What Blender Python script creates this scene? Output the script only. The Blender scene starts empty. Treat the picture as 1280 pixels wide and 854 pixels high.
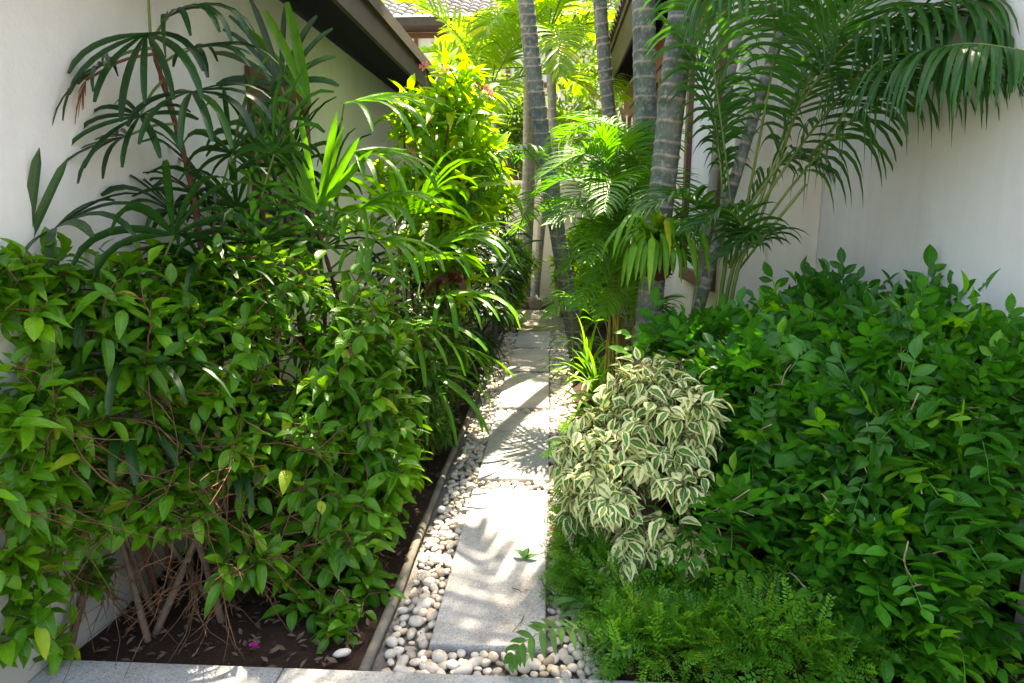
import bpy, math, random
import numpy as np
from mathutils import Vector

random.seed(11)
R = np.random.default_rng(11)
SC = bpy.context.scene
COL = SC.collection
UP = np.array([0., 0., 1.])

# ------------------------------------------------------------------ camera
CAM_H = 1.5
PITCH, YAW = math.radians(10.56), math.radians(3.22)
FPX = 853.0
cam_d = bpy.data.cameras.new('camera')
cam_d.sensor_width = 36.0
cam_d.lens = 36.0 * FPX / 1280.0
cam_d.clip_start = 0.05
cam_d.clip_end = 1000
cam = bpy.data.objects.new('camera', cam_d)
COL.objects.link(cam)
cam.location = (0, 0, CAM_H)
cam.rotation_euler = (math.pi / 2 - PITCH, 0, YAW)
SC.camera = cam
_f = np.array([-math.sin(YAW) * math.cos(PITCH), math.cos(YAW) * math.cos(PITCH), -math.sin(PITCH)])
_r = np.array([math.cos(YAW), math.sin(YAW), 0])
_u = np.cross(_r, _f)


def P(x, y, D):
    """point at distance D down the path, seen at photo position x, y"""
    d = _f + _r * (x - 640) / FPX - _u * (y - 427) / FPX
    return np.array([0, 0, CAM_H]) + d * (D / d[1])


def G(x, y, z=0.0):
    """point on the level z, seen at photo position x, y"""
    d = _f + _r * (x - 640) / FPX - _u * (y - 427) / FPX
    return np.array([0, 0, CAM_H]) + d * ((z - CAM_H) / d[2])


def nz(v):
    v = np.asarray(v, float)
    n = np.linalg.norm(v, axis=-1, keepdims=True)
    return v / np.maximum(n, 1e-9)


# ------------------------------------------------------------------ mesh collector
class MB:
    def __init__(s):
        s.v, s.uv, s.r, s.q, s.t, s.qm, s.tm = [], [], [], [], [], [], []
        s.n = 0

    def add(s, v, quads=None, tris=None, uv=None, rnd=0.5, mat=0):
        v = np.asarray(v, float).reshape(-1, 3)
        k = len(v)
        s.v.append(v)
        s.uv.append(np.zeros((k, 2)) if uv is None else np.asarray(uv, float))
        s.r.append(np.full(k, rnd) if np.isscalar(rnd) else np.asarray(rnd, float))
        if quads is not None and len(quads):
            q = np.asarray(quads, np.int64) + s.n
            s.q.append(q); s.qm.append(np.full(len(q), mat))
        if tris is not None and len(tris):
            t = np.asarray(tris, np.int64) + s.n
            s.t.append(t); s.tm.append(np.full(len(t), mat))
        s.n += k

    def build(s, name, mats, parent=None, smooth=True):
        me = bpy.data.meshes.new(name)
        v = np.concatenate(s.v); uv = np.concatenate(s.uv); r = np.concatenate(s.r)
        q = np.concatenate(s.q) if s.q else np.zeros((0, 4), np.int64)
        t = np.concatenate(s.t) if s.t else np.zeros((0, 3), np.int64)
        lv = np.concatenate([q.ravel(), t.ravel()])
        tot = np.concatenate([np.full(len(q), 4), np.full(len(t), 3)])
        st = np.concatenate([[0], np.cumsum(tot)[:-1]])
        me.vertices.add(len(v)); me.vertices.foreach_set('co', v.astype(np.float32).ravel())
        me.loops.add(len(lv)); me.loops.foreach_set('vertex_index', lv.astype(np.int32))
        me.polygons.add(len(tot))
        me.polygons.foreach_set('loop_start', st.astype(np.int32))
        me.polygons.foreach_set('loop_total', tot.astype(np.int32))
        mi = np.concatenate((s.qm or [np.zeros(0)]) + (s.tm or [np.zeros(0)]))
        me.polygons.foreach_set('material_index', mi.astype(np.int32))
        me.polygons.foreach_set('use_smooth', np.full(len(tot), smooth))
        me.update(calc_edges=True)
        ul = me.uv_layers.new(name='UVMap')
        ul.data.foreach_set('uv', uv[lv].astype(np.float32).ravel())
        at = me.attributes.new('rnd', 'FLOAT', 'POINT')
        at.data.foreach_set('value', r.astype(np.float32))
        me.validate()
        for m in (mats if isinstance(mats, (list, tuple)) else [mats]):
            me.materials.append(m)
        o = bpy.data.objects.new(name, me)
        COL.objects.link(o)
        if parent is not None:
            o.parent = parent
            o.matrix_parent_inverse = parent.matrix_world.inverted()
        return o

    def box(s, lo, hi, mat=0, rnd=0.5):
        x0, y0, z0 = lo; x1, y1, z1 = hi
        v = [(x0, y0, z0), (x1, y0, z0), (x1, y1, z0), (x0, y1, z0), (x0, y0, z1), (x1, y0, z1), (x1, y1, z1), (x0, y1, z1)]
        s.add(v, [(0, 3, 2, 1), (4, 5, 6, 7), (0, 1, 5, 4), (1, 2, 6, 5), (2, 3, 7, 6), (3, 0, 4, 7)], mat=mat, rnd=rnd)

    def bevel_box(s, lo, hi, b=0.008, mat=0, jitter=0.0):
        """box with a chamfered top edge"""
        x0, y0, z0 = lo; x1, y1, z1 = hi
        ring = lambda d, z: [(x0 + d, y0 + d, z), (x1 - d, y0 + d, z), (x1 - d, y1 - d, z), (x0 + d, y1 - d, z)]
        v = ring(0, z0) + ring(0, z1 - b) + ring(b * .35, z1 - b * .35) + ring(b, z1)
        f = []
        for k in range(3):
            for i in range(4):
                j = (i + 1) % 4
                f.append((4 * k + i, 4 * k + j, 4 * k + 4 + j, 4 * k + 4 + i))
        f.append((12, 13, 14, 15)); f.append((3, 2, 1, 0))
        s.add(v, f, mat=mat)

    def tube(s, pts, rad, sides=6, mat=0, rnd=0.5, cap=False, uvlen=True):
        pts = np.asarray(pts, float); n = len(pts)
        rad = np.full(n, rad) if np.isscalar(rad) else np.asarray(rad, float)
        T = nz(np.gradient(pts, axis=0))
        ref = np.array([1., 0, 0]) if abs(T[0][0]) < .8 else np.array([0, 1., 0])
        A = np.zeros_like(pts)
        a = nz(np.cross(T[0], ref))
        for i in range(n):
            a = a - T[i] * np.dot(a, T[i]); a = nz(a); A[i] = a
        B = np.cross(T, A)
        ang = np.arange(sides) * 2 * math.pi / sides
        ring = np.cos(ang)[None, :, None] * A[:, None] + np.sin(ang)[None, :, None] * B[:, None]
        v = pts[:, None] + ring * rad[:, None, None]
        i = np.arange(n - 1)[:, None] * sides; j = np.arange(sides)[None]; j2 = (j + 1) % sides
        q = np.stack([i + j, i + j2, i + sides + j2, i + sides + j], -1).reshape(-1, 4)
        L = np.concatenate([[0], np.cumsum(np.linalg.norm(np.diff(pts, axis=0), axis=1))])
        uv = np.stack(np.broadcast_arrays((j / sides), L[:, None]), -1).reshape(-1, 2)
        r = np.repeat(rnd, n * sides) if np.isscalar(rnd) else np.repeat(rnd, sides)
        v = v.reshape(-1, 3)
        tris = []
        if cap:
            v = np.vstack([v, pts[0], pts[-1]]); uv = np.vstack([uv, [0, 0], [0, 0]]); r = np.append(r, [r[0], r[-1]])
            c0, c1 = n * sides, n * sides + 1
            for k in range(sides):
                k2 = (k + 1) % sides
                tris.append((c0, k2, k)); tris.append((c1, (n - 1) * sides + k, (n - 1) * sides + k2))
        s.add(v, q, tris, uv, r, mat)

    def strip(s, pts, wid, nrm, fold=.25, mat=0, rnd=.5):
        """a blade: three vertices across, folded along its middle"""
        pts = np.asarray(pts, float); n = len(pts)
        T = nz(np.gradient(pts, axis=0))
        nrm = np.broadcast_to(np.asarray(nrm, float), (n, 3))
        X = nz(np.cross(T, nrm)); N = np.cross(X, T)
        w = np.asarray(wid, float)[:, None] * .5
        v = np.stack([pts - X * w + N * w * fold, pts - N * w * fold * .4, pts + X * w + N * w * fold], 1).reshape(-1, 3)
        i = np.arange(n - 1) * 3
        q = np.concatenate([np.stack([i, i + 1, i + 4, i + 3], -1), np.stack([i + 1, i + 2, i + 5, i + 4], -1)])
        t = np.linspace(0, 1, n)
        uv = np.stack([np.tile([0, .5, 1], n), np.repeat(t, 3)], -1)
        s.add(v, q, None, uv, rnd, mat)

    def instances(s, tmpl, pos, d, nrm, scale, rnd, mat=0):
        """many copies of one leaf, each along d with its face towards nrm"""
        tv, tq, tt, tuv = tmpl
        pos = np.asarray(pos); m = len(pos)
        if m == 0:
            return
        Y = nz(d); X = nz(np.cross(Y, nz(nrm))); Z = np.cross(X, Y)
        sc = np.asarray(scale, float)
        if sc.ndim == 1:
            sc = np.stack([sc, sc, sc], 1)
        v = (pos[:, None] + tv[None, :, 0:1] * X[:, None] * sc[:, None, 0:1] + tv[None, :, 1:2] * Y[:, None] * sc[:, None, 1:2]
             + tv[None, :, 2:3] * Z[:, None] * sc[:, None, 2:3])
        k = len(tv)
        off = (np.arange(m) * k)[:, None, None]
        q = (np.asarray(tq)[None] + off).reshape(-1, 4) if len(tq) else None
        t = (np.asarray(tt)[None] + off).reshape(-1, 3) if len(tt) else None
        s.add(v.reshape(-1, 3), q, t, np.tile(tuv, (m, 1)), np.repeat(rnd, k), mat)


def catmull(pts, n):
    p = np.asarray(pts, float)
    p = np.vstack([2 * p[0] - p[1], p, 2 * p[-1] - p[-2]])
    m = len(p) - 3
    out = []
    for t in np.linspace(0, m - 1e-6, n):
        i = int(t); u = t - i
        a, b, c, d = p[i:i + 4]
        out.append(.5 * ((2 * b) + (-a + c) * u + (2 * a - 5 * b + 4 * c - d) * u * u + (-a + 3 * b - 3 * c + d) * u ** 3))
    return np.array(out)


# ------------------------------------------------------------------ naming helpers
def tag(o, label, cat, group=None, kind=None):
    o['label'] = label; o['category'] = cat
    if group: o['group'] = group
    if kind: o['kind'] = kind
    return o


def thing(name, loc, label, cat, group=None):
    o = bpy.data.objects.new(name, None)
    o.empty_display_size = .1
    COL.objects.link(o)
    o.location = tuple(float(c) for c in loc)
    bpy.context.view_layer.update()
    return tag(o, label, cat, group)


def structure(o):
    o['kind'] = 'structure'
    return o


# ------------------------------------------------------------------ materials
def node_mat(name):
    m = bpy.data.materials.new(name); m.use_nodes = True
    nt = m.node_tree; nt.nodes.clear()
    out = nt.nodes.new('ShaderNodeOutputMaterial')
    return m, nt, out


def N_(nt, kind, **kw):
    n = nt.nodes.new(kind)
    for k, v in kw.items():
        if k in ('inputs',):
            for a, b in v.items(): n.inputs[a].default_value = b
        else:
            setattr(n, k, v)
    return n


def ramp(nt, fac, stops):
    r = nt.nodes.new('ShaderNodeValToRGB')
    e = r.color_ramp.elements
    while len(e) < len(stops): e.new(.5)
    for i, (p, c) in enumerate(stops):
        e[i].position = p; e[i].color = (*c, 1)
    nt.links.new(fac, r.inputs['Fac'])
    return r.outputs['Color']


def mixc(nt, fac, a, b, mode='MIX'):
    m = nt.nodes.new('ShaderNodeMix'); m.data_type = 'RGBA'; m.blend_type = mode
    for sock, v in (('Factor', fac), ('A', a), ('B', b)):
        inp = [i for i in m.inputs if i.name == sock and (i.type == ('VALUE' if sock == 'Factor' else 'RGBA'))][0]
        if hasattr(v, 'is_output'): nt.links.new(v, inp)
        elif sock == 'Factor': inp.default_value = v
        else: inp.default_value = (*v, 1)
    return [o for o in m.outputs if o.type == 'RGBA'][0]


def math_(nt, op, a, b=None, c=None):
    m = nt.nodes.new('ShaderNodeMath'); m.operation = op
    for i, v in enumerate((a, b, c)):
        if v is None: continue
        if hasattr(v, 'is_output'): nt.links.new(v, m.inputs[i])
        else: m.inputs[i].default_value = v
    return m.outputs[0]


def noise(nt, scale, detail=4, rough=.6, coord=None, out='Fac'):
    n = nt.nodes.new('ShaderNodeTexNoise')
    n.inputs['Scale'].default_value = scale; n.inputs['Detail'].default_value = detail; n.inputs['Roughness'].default_value = rough
    if coord is None:
        coord = nt.nodes.new('ShaderNodeNewGeometry').outputs['Position']
    nt.links.new(coord, n.inputs['Vector'])
    return n.outputs[out]


def bump(nt, height, strength, dist=.01):
    b = nt.nodes.new('ShaderNodeBump')
    b.inputs['Strength'].default_value = strength; b.inputs['Distance'].default_value = dist
    nt.links.new(height, b.inputs['Height'])
    return b.outputs['Normal']


def leaf_mat(name, dark, light, trans=.3, rough=.38, tcol=None, vein=.25, spec=.42, edge=None, par=False):
    """leaf: per leaf colour, pale midrib, side veins as relief, light passing through"""
    m, nt, out = node_mat(name)
    L = nt.links
    a = N_(nt, 'ShaderNodeAttribute', attribute_name='rnd')
    uv = N_(nt, 'ShaderNodeUVMap', uv_map='UVMap').outputs[0]
    sep = N_(nt, 'ShaderNodeSeparateXYZ'); L.new(uv, sep.inputs[0])
    c = ramp(nt, a.outputs['Fac'], [(0, dark), (.75, light), (.93, tuple(min(1, x * f) for x, f in zip(light, (1.7, 1.4, 1.1)))), (1, tuple(min(1, x * f) for x, f in zip(light, (3.4, 1.5, 1.3))))])
    nv = noise(nt, 35, 3)
    c = mixc(nt, .35, c, ramp(nt, nv, [(.3, (.25, .25, .25)), (.7, (.8, .8, .75))]), 'OVERLAY')
    du = math_(nt, 'ABSOLUTE', math_(nt, 'SUBTRACT', sep.outputs[0], .5))
    mid = math_(nt, 'LESS_THAN', du, .035)
    c = mixc(nt, math_(nt, 'MULTIPLY', mid, vein), c, tuple(min(1, x * 2.2 + .05) for x in light))
    if edge is not None:   # variegated: cream margin with an irregular inner border
        nn = noise(nt, 60, 3)
        nn2 = math_(nt, 'MULTIPLY', math_(nt, 'SUBTRACT', a.outputs['Fac'], .5), .26)
        d2 = math_(nt, 'ADD', math_(nt, 'ADD', du, math_(nt, 'MULTIPLY', math_(nt, 'SUBTRACT', nn, .5), .34)), nn2)
        tipm = math_(nt, 'MULTIPLY', math_(nt, 'POWER', sep.outputs[1], 4), .18)
        mr = N_(nt, 'ShaderNodeMapRange', inputs={'From Min': .22, 'From Max': .26})
        L.new(math_(nt, 'ADD', d2, tipm), mr.inputs['Value'])
        c = mixc(nt, mr.outputs[0], c, edge)
    pb = N_(nt, 'ShaderNodeBsdfPrincipled')
    L.new(c, pb.inputs['Base Color'])
    rr = N_(nt, 'ShaderNodeMapRange', inputs={'To Min': rough - .1, 'To Max': rough + .18})
    L.new(noise(nt, 18, 3), rr.inputs['Value']); L.new(rr.outputs[0], pb.inputs['Roughness'])
    pb.inputs['Specular IOR Level'].default_value = spec
    # side veins
    w = math_(nt, 'SINE', math_(nt, 'MULTIPLY', math_(nt, 'SUBTRACT', sep.outputs[1], math_(nt, 'MULTIPLY', du, .55)), 60)) if not par else math_(nt, 'SINE', math_(nt, 'MULTIPLY', sep.outputs[0], 50))
    L.new(bump(nt, math_(nt, 'ADD', w, math_(nt, 'MULTIPLY', nv, 2)), .25, .002), pb.inputs['Normal'])
    tr = N_(nt, 'ShaderNodeBsdfTranslucent')
    tc = tcol or (light[0] * 2.6, light[1] * 2.4, light[2] * .8)
    if edge is not None:
        L.new(mixc(nt, .15, c, tc), tr.inputs['Color'])
    else:
        L.new(mixc(nt, .65, c, tuple(min(1, x) for x in tc)), tr.inputs['Color'])
    mx = N_(nt, 'ShaderNodeMixShader', inputs={0: trans})
    L.new(pb.outputs[0], mx.inputs[1]); L.new(tr.outputs[0], mx.inputs[2])
    L.new(mx.outputs[0], out.inputs[0])
    return m


def plain_mat(name, c1, c2, scale=8, rough=.7, bstr=.3, bscale=60, spec=.4, metal=0, detail=5, attr=False, bdist=.006):
    m, nt, out = node_mat(name); L = nt.links
    pb = N_(nt, 'ShaderNodeBsdfPrincipled')
    nf = noise(nt, scale, detail)
    if attr:
        a = N_(nt, 'ShaderNodeAttribute', attribute_name='rnd')
        nf = math_(nt, 'ADD', math_(nt, 'MULTIPLY', nf, .5), math_(nt, 'MULTIPLY', a.outputs['Fac'], .5))
    c = ramp(nt, nf, [(.25, c1), (.75, c2)])
    L.new(c, pb.inputs['Base Color'])
    pb.inputs['Roughness'].default_value = rough; pb.inputs['Specular IOR Level'].default_value = spec
    pb.inputs['Metallic'].default_value = metal
    if bstr: L.new(bump(nt, noise(nt, bscale, 6), bstr, bdist), pb.inputs['Normal'])
    L.new(pb.outputs[0], out.inputs[0])
    return m


def wall_mat(name, c, stain):
    m, nt, out = node_mat(name); L = nt.links
    pb = N_(nt, 'ShaderNodeBsdfPrincipled')
    pos = N_(nt, 'ShaderNodeNewGeometry').outputs['Position']
    mp = N_(nt, 'ShaderNodeMapping'); mp.inputs['Scale'].default_value = (1, 1, .25); L.new(pos, mp.inputs[0])
    n1 = noise(nt, 1.6, 6, .65, mp.outputs[0])
    n2 = noise(nt, 14, 5, .6)
    cc = mixc(nt, math_(nt, 'MULTIPLY', ramp(nt, n1, [(.48, (0, 0, 0)), (.74, (1, 1, 1))]), .75), c, stain)
    cc = mixc(nt, .2, cc, ramp(nt, n2, [(.3, (.35, .35, .35)), (.7, (.65, .65, .65))]), 'OVERLAY')
    mp2 = N_(nt, 'ShaderNodeMapping'); mp2.inputs['Scale'].default_value = (7, 7, .35); L.new(pos, mp2.inputs[0])
    n4 = noise(nt, 1.0, 6, .7, mp2.outputs[0])
    cc = mixc(nt, math_(nt, 'MULTIPLY', ramp(nt, n4, [(.52, (0, 0, 0)), (.75, (1, 1, 1))]), .35), cc, stain)
    # splash dirt at the wall foot, carried higher as painted-in plant shade
    sp = N_(nt, 'ShaderNodeSeparateXYZ'); L.new(pos, sp.inputs[0])
    dm = N_(nt, 'ShaderNodeMapRange', inputs={'From Min': .0, 'From Max': .75, 'To Min': .8, 'To Max': 0.})
    L.new(math_(nt, 'SUBTRACT', sp.outputs[2], math_(nt, 'MULTIPLY', n2, .35)), dm.inputs['Value'])
    cc = mixc(nt, dm.outputs[0], cc, tuple(x * .55 for x in stain))
    L.new(cc, pb.inputs['Base Color'])
    pb.inputs['Roughness'].default_value = .85; pb.inputs['Specular IOR Level'].default_value = .25
    h = math_(nt, 'ADD', noise(nt, 90, 4), math_(nt, 'MULTIPLY', noise(nt, 6, 3), 2))
    L.new(bump(nt, h, .35, .004), pb.inputs['Normal'])
    L.new(pb.outputs[0], out.inputs[0])
    return m


def granite_mat(name, base, lo, hi):
    m, nt, out = node_mat(name); L = nt.links
    pb = N_(nt, 'ShaderNodeBsdfPrincipled')
    v = N_(nt, 'ShaderNodeTexVoronoi', inputs={'Scale': 260.})
    L.new(N_(nt, 'ShaderNodeNewGeometry').outputs['Position'], v.inputs['Vector'])
    sx = N_(nt, 'ShaderNodeSeparateColor'); L.new(v.outputs['Color'], sx.inputs[0])
    c = ramp(nt, sx.outputs[0], [(0, lo), (.22, base), (.8, base), (1, hi)])
    n1 = noise(nt, 3.5, 6)
    c = mixc(nt, .65, c, ramp(nt, n1, [(.3, (.3, .285, .26)), (.7, (.62, .62, .62))]), 'OVERLAY')
    n2 = noise(nt, 9, 6, .7)
    c = mixc(nt, math_(nt, 'MULTIPLY', ramp(nt, n2, [(.56, (0, 0, 0)), (.7, (1, 1, 1))]), .45), c, (.17, .15, .1))
    L.new(c, pb.inputs['Base Color'])
    pb.inputs['Roughness'].default_value = .75; pb.inputs['Specular IOR Level'].default_value = .3
    L.new(bump(nt, math_(nt, 'ADD', noise(nt, 150, 4), n2), .3, .003), pb.inputs['Normal'])
    L.new(pb.outputs[0], out.inputs[0])
    return m


def trunk_mat(name, c1, c2, ring):
    """ringed palm bark: rnd is 1 on a leaf scar"""
    m, nt, out = node_mat(name); L = nt.links
    pb = N_(nt, 'ShaderNodeBsdfPrincipled')
    pos = N_(nt, 'ShaderNodeNewGeometry').outputs['Position']
    mp = N_(nt, 'ShaderNodeMapping'); mp.inputs['Scale'].default_value = (1, 1, .12); L.new(pos, mp.inputs[0])
    n1 = noise(nt, 70, 6, .7, mp.outputs[0]); n2 = noise(nt, 7, 5, .65)
    c = mixc(nt, ramp(nt, n2, [(.35, (0, 0, 0)), (.65, (1, 1, 1))]), c1, c2)
    c = mixc(nt, .55, c, ramp(nt, n1, [(.3, (.25, .25, .25)), (.7, (.75, .75, .75))]), 'OVERLAY')
    n3 = noise(nt, 22, 6, .7)
    c = mixc(nt, math_(nt, 'MULTIPLY', ramp(nt, n3, [(.52, (0, 0, 0)), (.64, (1, 1, 1))]), .65), c, (.34, .35, .31))
    a = N_(nt, 'ShaderNodeAttribute', attribute_name='rnd')
    f = math_(nt, 'MULTIPLY', a.outputs['Fac'], ramp(nt, n3, [(.32, (.12, .12, .12)), (.6, (1, 1, 1))]))
    c = mixc(nt, f, c, ring)
    L.new(c, pb.inputs['Base Color'])
    pb.inputs['Roughness'].default_value = .75; pb.inputs['Specular IOR Level'].default_value = .3
    L.new(bump(nt, math_(nt, 'ADD', n1, n3), .5, .006), pb.inputs['Normal'])
    L.new(pb.outputs[0], out.inputs[0])
    return m


def soil_mat(name, a, b, chip):
    m, nt, out = node_mat(name); L = nt.links
    pb = N_(nt, 'ShaderNodeBsdfPrincipled')
    n1 = noise(nt, 14, 8, .7); n2 = noise(nt, 90, 5, .7)
    c = mixc(nt, n1, a, b)
    c = mixc(nt, ramp(nt, n2, [(.6, (0, 0, 0)), (.68, (1, 1, 1))]), c, chip)
    L.new(c, pb.inputs['Base Color']); pb.inputs['Roughness'].default_value = .95; pb.inputs['Specular IOR Level'].default_value = .15
    L.new(bump(nt, math_(nt, 'ADD', n2, math_(nt, 'MULTIPLY', n1, 2)), .9, .02), pb.inputs['Normal'])
    L.new(pb.outputs[0], out.inputs[0])
    return m


def tile_mat(name):
    m, nt, out = node_mat(name); L = nt.links
    pb = N_(nt, 'ShaderNodeBsdfPrincipled')
    a = N_(nt, 'ShaderNodeAttribute', attribute_name='rnd')
    c = ramp(nt, a.outputs['Fac'], [(0, (.2, .15, .13)), (.5, (.32, .25, .22)), (1, (.42, .36, .33))])
    c = mixc(nt, .4, c, ramp(nt, noise(nt, 5, 5), [(.3, (.3, .3, .3)), (.7, (.7, .7, .7))]), 'OVERLAY')
    L.new(c, pb.inputs['Base Color']); pb.inputs['Roughness'].default_value = .8
    L.new(pb.outputs[0], out.inputs[0])
    return m


M = {}
M['hedge'] = leaf_mat('hedge_leaf', (.02, .105, .005), (.085, .27, .012), .38, .33, tcol=(.26, .6, .02))
M['smallleaf'] = leaf_mat('small_leaf', (.012, .06, .006), (.045, .15, .012), .3, .34)
M['jasmine'] = leaf_mat('jasmine_leaf', (.008, .08, .006), (.034, .2, .010), .3, .36, tcol=(.1, .5, .02))
M['jasmine_young'] = leaf_mat('jasmine_young_leaf', (.07, .28, .010), (.16, .44, .018), .35, .4)
M['ficus'] = leaf_mat('variegated_leaf', (.055, .15, .03), (.11, .25, .04), .25, .42, edge=(.77, .75, .37), vein=.5)
M['cover'] = leaf_mat('ground_cover_leaf', (.03, .15, .010), (.09, .28, .016), .3, .5, vein=0)
M['fern'] = leaf_mat('fern_leaf', (.035, .13, .02), (.07, .2, .03), .3, .5)
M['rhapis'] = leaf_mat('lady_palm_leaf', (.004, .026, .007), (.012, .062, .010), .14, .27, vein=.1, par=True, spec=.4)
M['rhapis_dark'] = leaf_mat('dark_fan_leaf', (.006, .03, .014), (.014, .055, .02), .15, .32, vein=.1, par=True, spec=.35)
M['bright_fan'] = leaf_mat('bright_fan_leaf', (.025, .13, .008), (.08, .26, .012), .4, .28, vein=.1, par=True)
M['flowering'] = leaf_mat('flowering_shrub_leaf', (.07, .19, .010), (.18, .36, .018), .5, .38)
M['palm'] = leaf_mat('palm_leaflet', (.010, .065, .008), (.035, .145, .014), .3, .34, vein=.15, par=True)
M['areca'] = leaf_mat('areca_leaflet', (.028, .13, .008), (.07, .24, .012), .4, .38, vein=.15, par=True)
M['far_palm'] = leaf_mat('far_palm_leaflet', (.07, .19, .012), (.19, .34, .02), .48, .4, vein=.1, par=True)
M['strap'] = leaf_mat('strap_leaf', (.05, .19, .012), (.12, .32, .02), .38, .36, vein=.2, par=True)
M['burgundy'] = leaf_mat('burgundy_leaf', (.06, .014, .012), (.13, .03, .022), .25, .3, tcol=(.4, .06, .03))
M['dead'] = leaf_mat('dead_leaf', (.16, .045, .02), (.3, .1, .04), .25, .6, tcol=(.5, .18, .06))
M['tree'] = leaf_mat('tree_leaf', (.04, .11, .015), (.1, .2, .025), .4, .45)
M['stem'] = plain_mat('bark_brown', (.09, .055, .035), (.2, .14, .1), 30, .85, .5, 120, .2)
M['twig'] = plain_mat('twig_brown', (.08, .034, .02), (.19, .095, .055), 25, .8, .4, 200, .2)
M['twig_pale'] = plain_mat('twig_pale', (.3, .22, .13), (.5, .4, .26), 25, .8, .4, 200, .2)
M['rachis'] = plain_mat('green_rachis', (.07, .13, .02), (.14, .2, .035), 12, .45, .1, 80, .5)
M['cane'] = plain_mat('yellow_cane', (.2, .2, .03), (.36, .3, .05), 10, .45, .15, 60, .5)
M['fibre'] = plain_mat('fibrous_stem', (.07, .03, .02), (.17, .08, .05), 40, .95, .9, 90, .15)
M['trunk'] = trunk_mat('ringed_bark', (.07, .09, .075), (.15, .165, .14), (.38, .3, .22))
M['trunk_pale'] = trunk_mat('pale_ringed_bark', (.2, .19, .16), (.32, .3, .26), (.42, .36, .28))
M['shaft'] = plain_mat('green_crownshaft', (.07, .16, .04), (.14, .24, .07), 6, .5, .1, 50)
M['wall'] = wall_mat('cream_render', (.74, .69, .6), (.58, .52, .42))
M['wall_white'] = wall_mat('white_render', (.77, .745, .71), (.64, .6, .54))
M['wall_olive'] = wall_mat('warm_render', (.62, .55, .4), (.5, .43, .3))
M['soffit'] = plain_mat('shadow_navy_board', (.004, .004, .012), (.009, .008, .022), 4, .75, .2, 40, .1)  # near-black navy: the shadow under the eaves is painted into the board colour
M['fascia'] = plain_mat('brown_board', (.045, .032, .022), (.08, .056, .04), 5, .65, .3, 40, .3)
M['frame'] = plain_mat('red_brown_timber', (.1, .035, .025), (.17, .065, .045), 12, .5, .2, 80, .4)
M['glass'] = plain_mat('window_glass', (.05, .06, .07), (.09, .1, .11), 2, .08, 0, 10, .8)
M['curtain'] = plain_mat('white_blind', (.6, .6, .62), (.75, .75, .76), 3, .5, 0, 10, .4)
M['tile'] = tile_mat('clay_tile')
M['granite'] = granite_mat('grey_granite', (.42, .41, .405), (.2, .2, .2), (.6, .59, .58))
M['kerb'] = granite_mat('kerb_granite', (.36, .36, .36), (.17, .17, .17), (.52, .52, .52))
M['edging'] = plain_mat('weathered_edging', (.12, .105, .085), (.27, .24, .2), 9, .9, .8, 70, .2)
M['pebble'] = plain_mat('pale_pebble', (.36, .28, .21), (.68, .62, .55), 5, .65, .2, 120, .4, attr=True)
M['soil'] = soil_mat('garden_soil', (.045, .024, .018), (.085, .05, .036), (.15, .1, .07))
M['gravel'] = soil_mat('grey_gravel', (.22, .2, .18), (.34, .31, .28), (.5, .47, .43))
M['pave'] = soil_mat('pale_paving', (.3, .28, .25), (.38, .35, .31), (.42, .4, .36))
M['rock'] = plain_mat('grey_rock', (.1, .1, .12), (.24, .24, .26), 7, .85, .8, 40, .3)
M['rock_brown'] = plain_mat('brown_rock', (.1, .08, .07), (.25, .2, .18), 9, .85, .7, 40, .3)
M['pot'] = plain_mat('oxblood_glaze', (.03, .009, .007), (.065, .018, .013), 6, .5, .2, 40, .4)
M['coir'] = plain_mat('coconut_husk', (.045, .02, .014), (.13, .05, .03), 35, .95, .9, 110, .15)
M['pink'] = leaf_mat('pink_petal', (.5, .08, .12), (.7, .2, .26), .3, .6, tcol=(.9, .25, .3), vein=0)
M['magenta'] = leaf_mat('magenta_petal', (.45, .01, .2), (.7, .03, .35), .3, .6, tcol=(.9, .1, .5), vein=0)


# ------------------------------------------------------------------ leaf shapes
def leaf_tmpl(width=.42, seg=6, fold=.22, droop=.18, peak=.42, tip=1.2, wave=0., seed=0, stalk=.0):
    g = np.random.default_rng(seed)
    v, uv = [], []
    ts = np.linspace(0, 1, seg + 1)
    for k, t in enumerate(ts):
        a = math.log(.5) / math.log(peak)
        w = max(.0, math.sin(math.pi * t ** a)) ** (.85 if t < peak else tip) * width * .5
        if k == 0 or k == seg: w = .004
        z = -droop * t * t
        y = stalk + t * (1 - stalk)
        for u, sx in ((0, -1), (.5, 0), (1, 1)):
            zz = z + abs(sx) * w * fold * 2 + (wave * (g.random() - .5) * abs(sx) if 0 < k < seg else 0)
            v.append((sx * w, y, zz)); uv.append((u, t))
    q = []
    for k in range(seg):
        b = 3 * k
        q += [(b, b + 1, b + 4, b + 3), (b + 1, b + 2, b + 5, b + 4)]
    if stalk:
        b = len(v)
        v += [(-.008, 0, .02), (.008, 0, .02), (.008, stalk + .02, 0), (-.008, stalk + .02, 0)]
        uv += [(.5, 0)] * 4
        q.append((b, b + 1, b + 2, b + 3))
    return np.array(v), np.array(q), [], np.array(uv)


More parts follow.
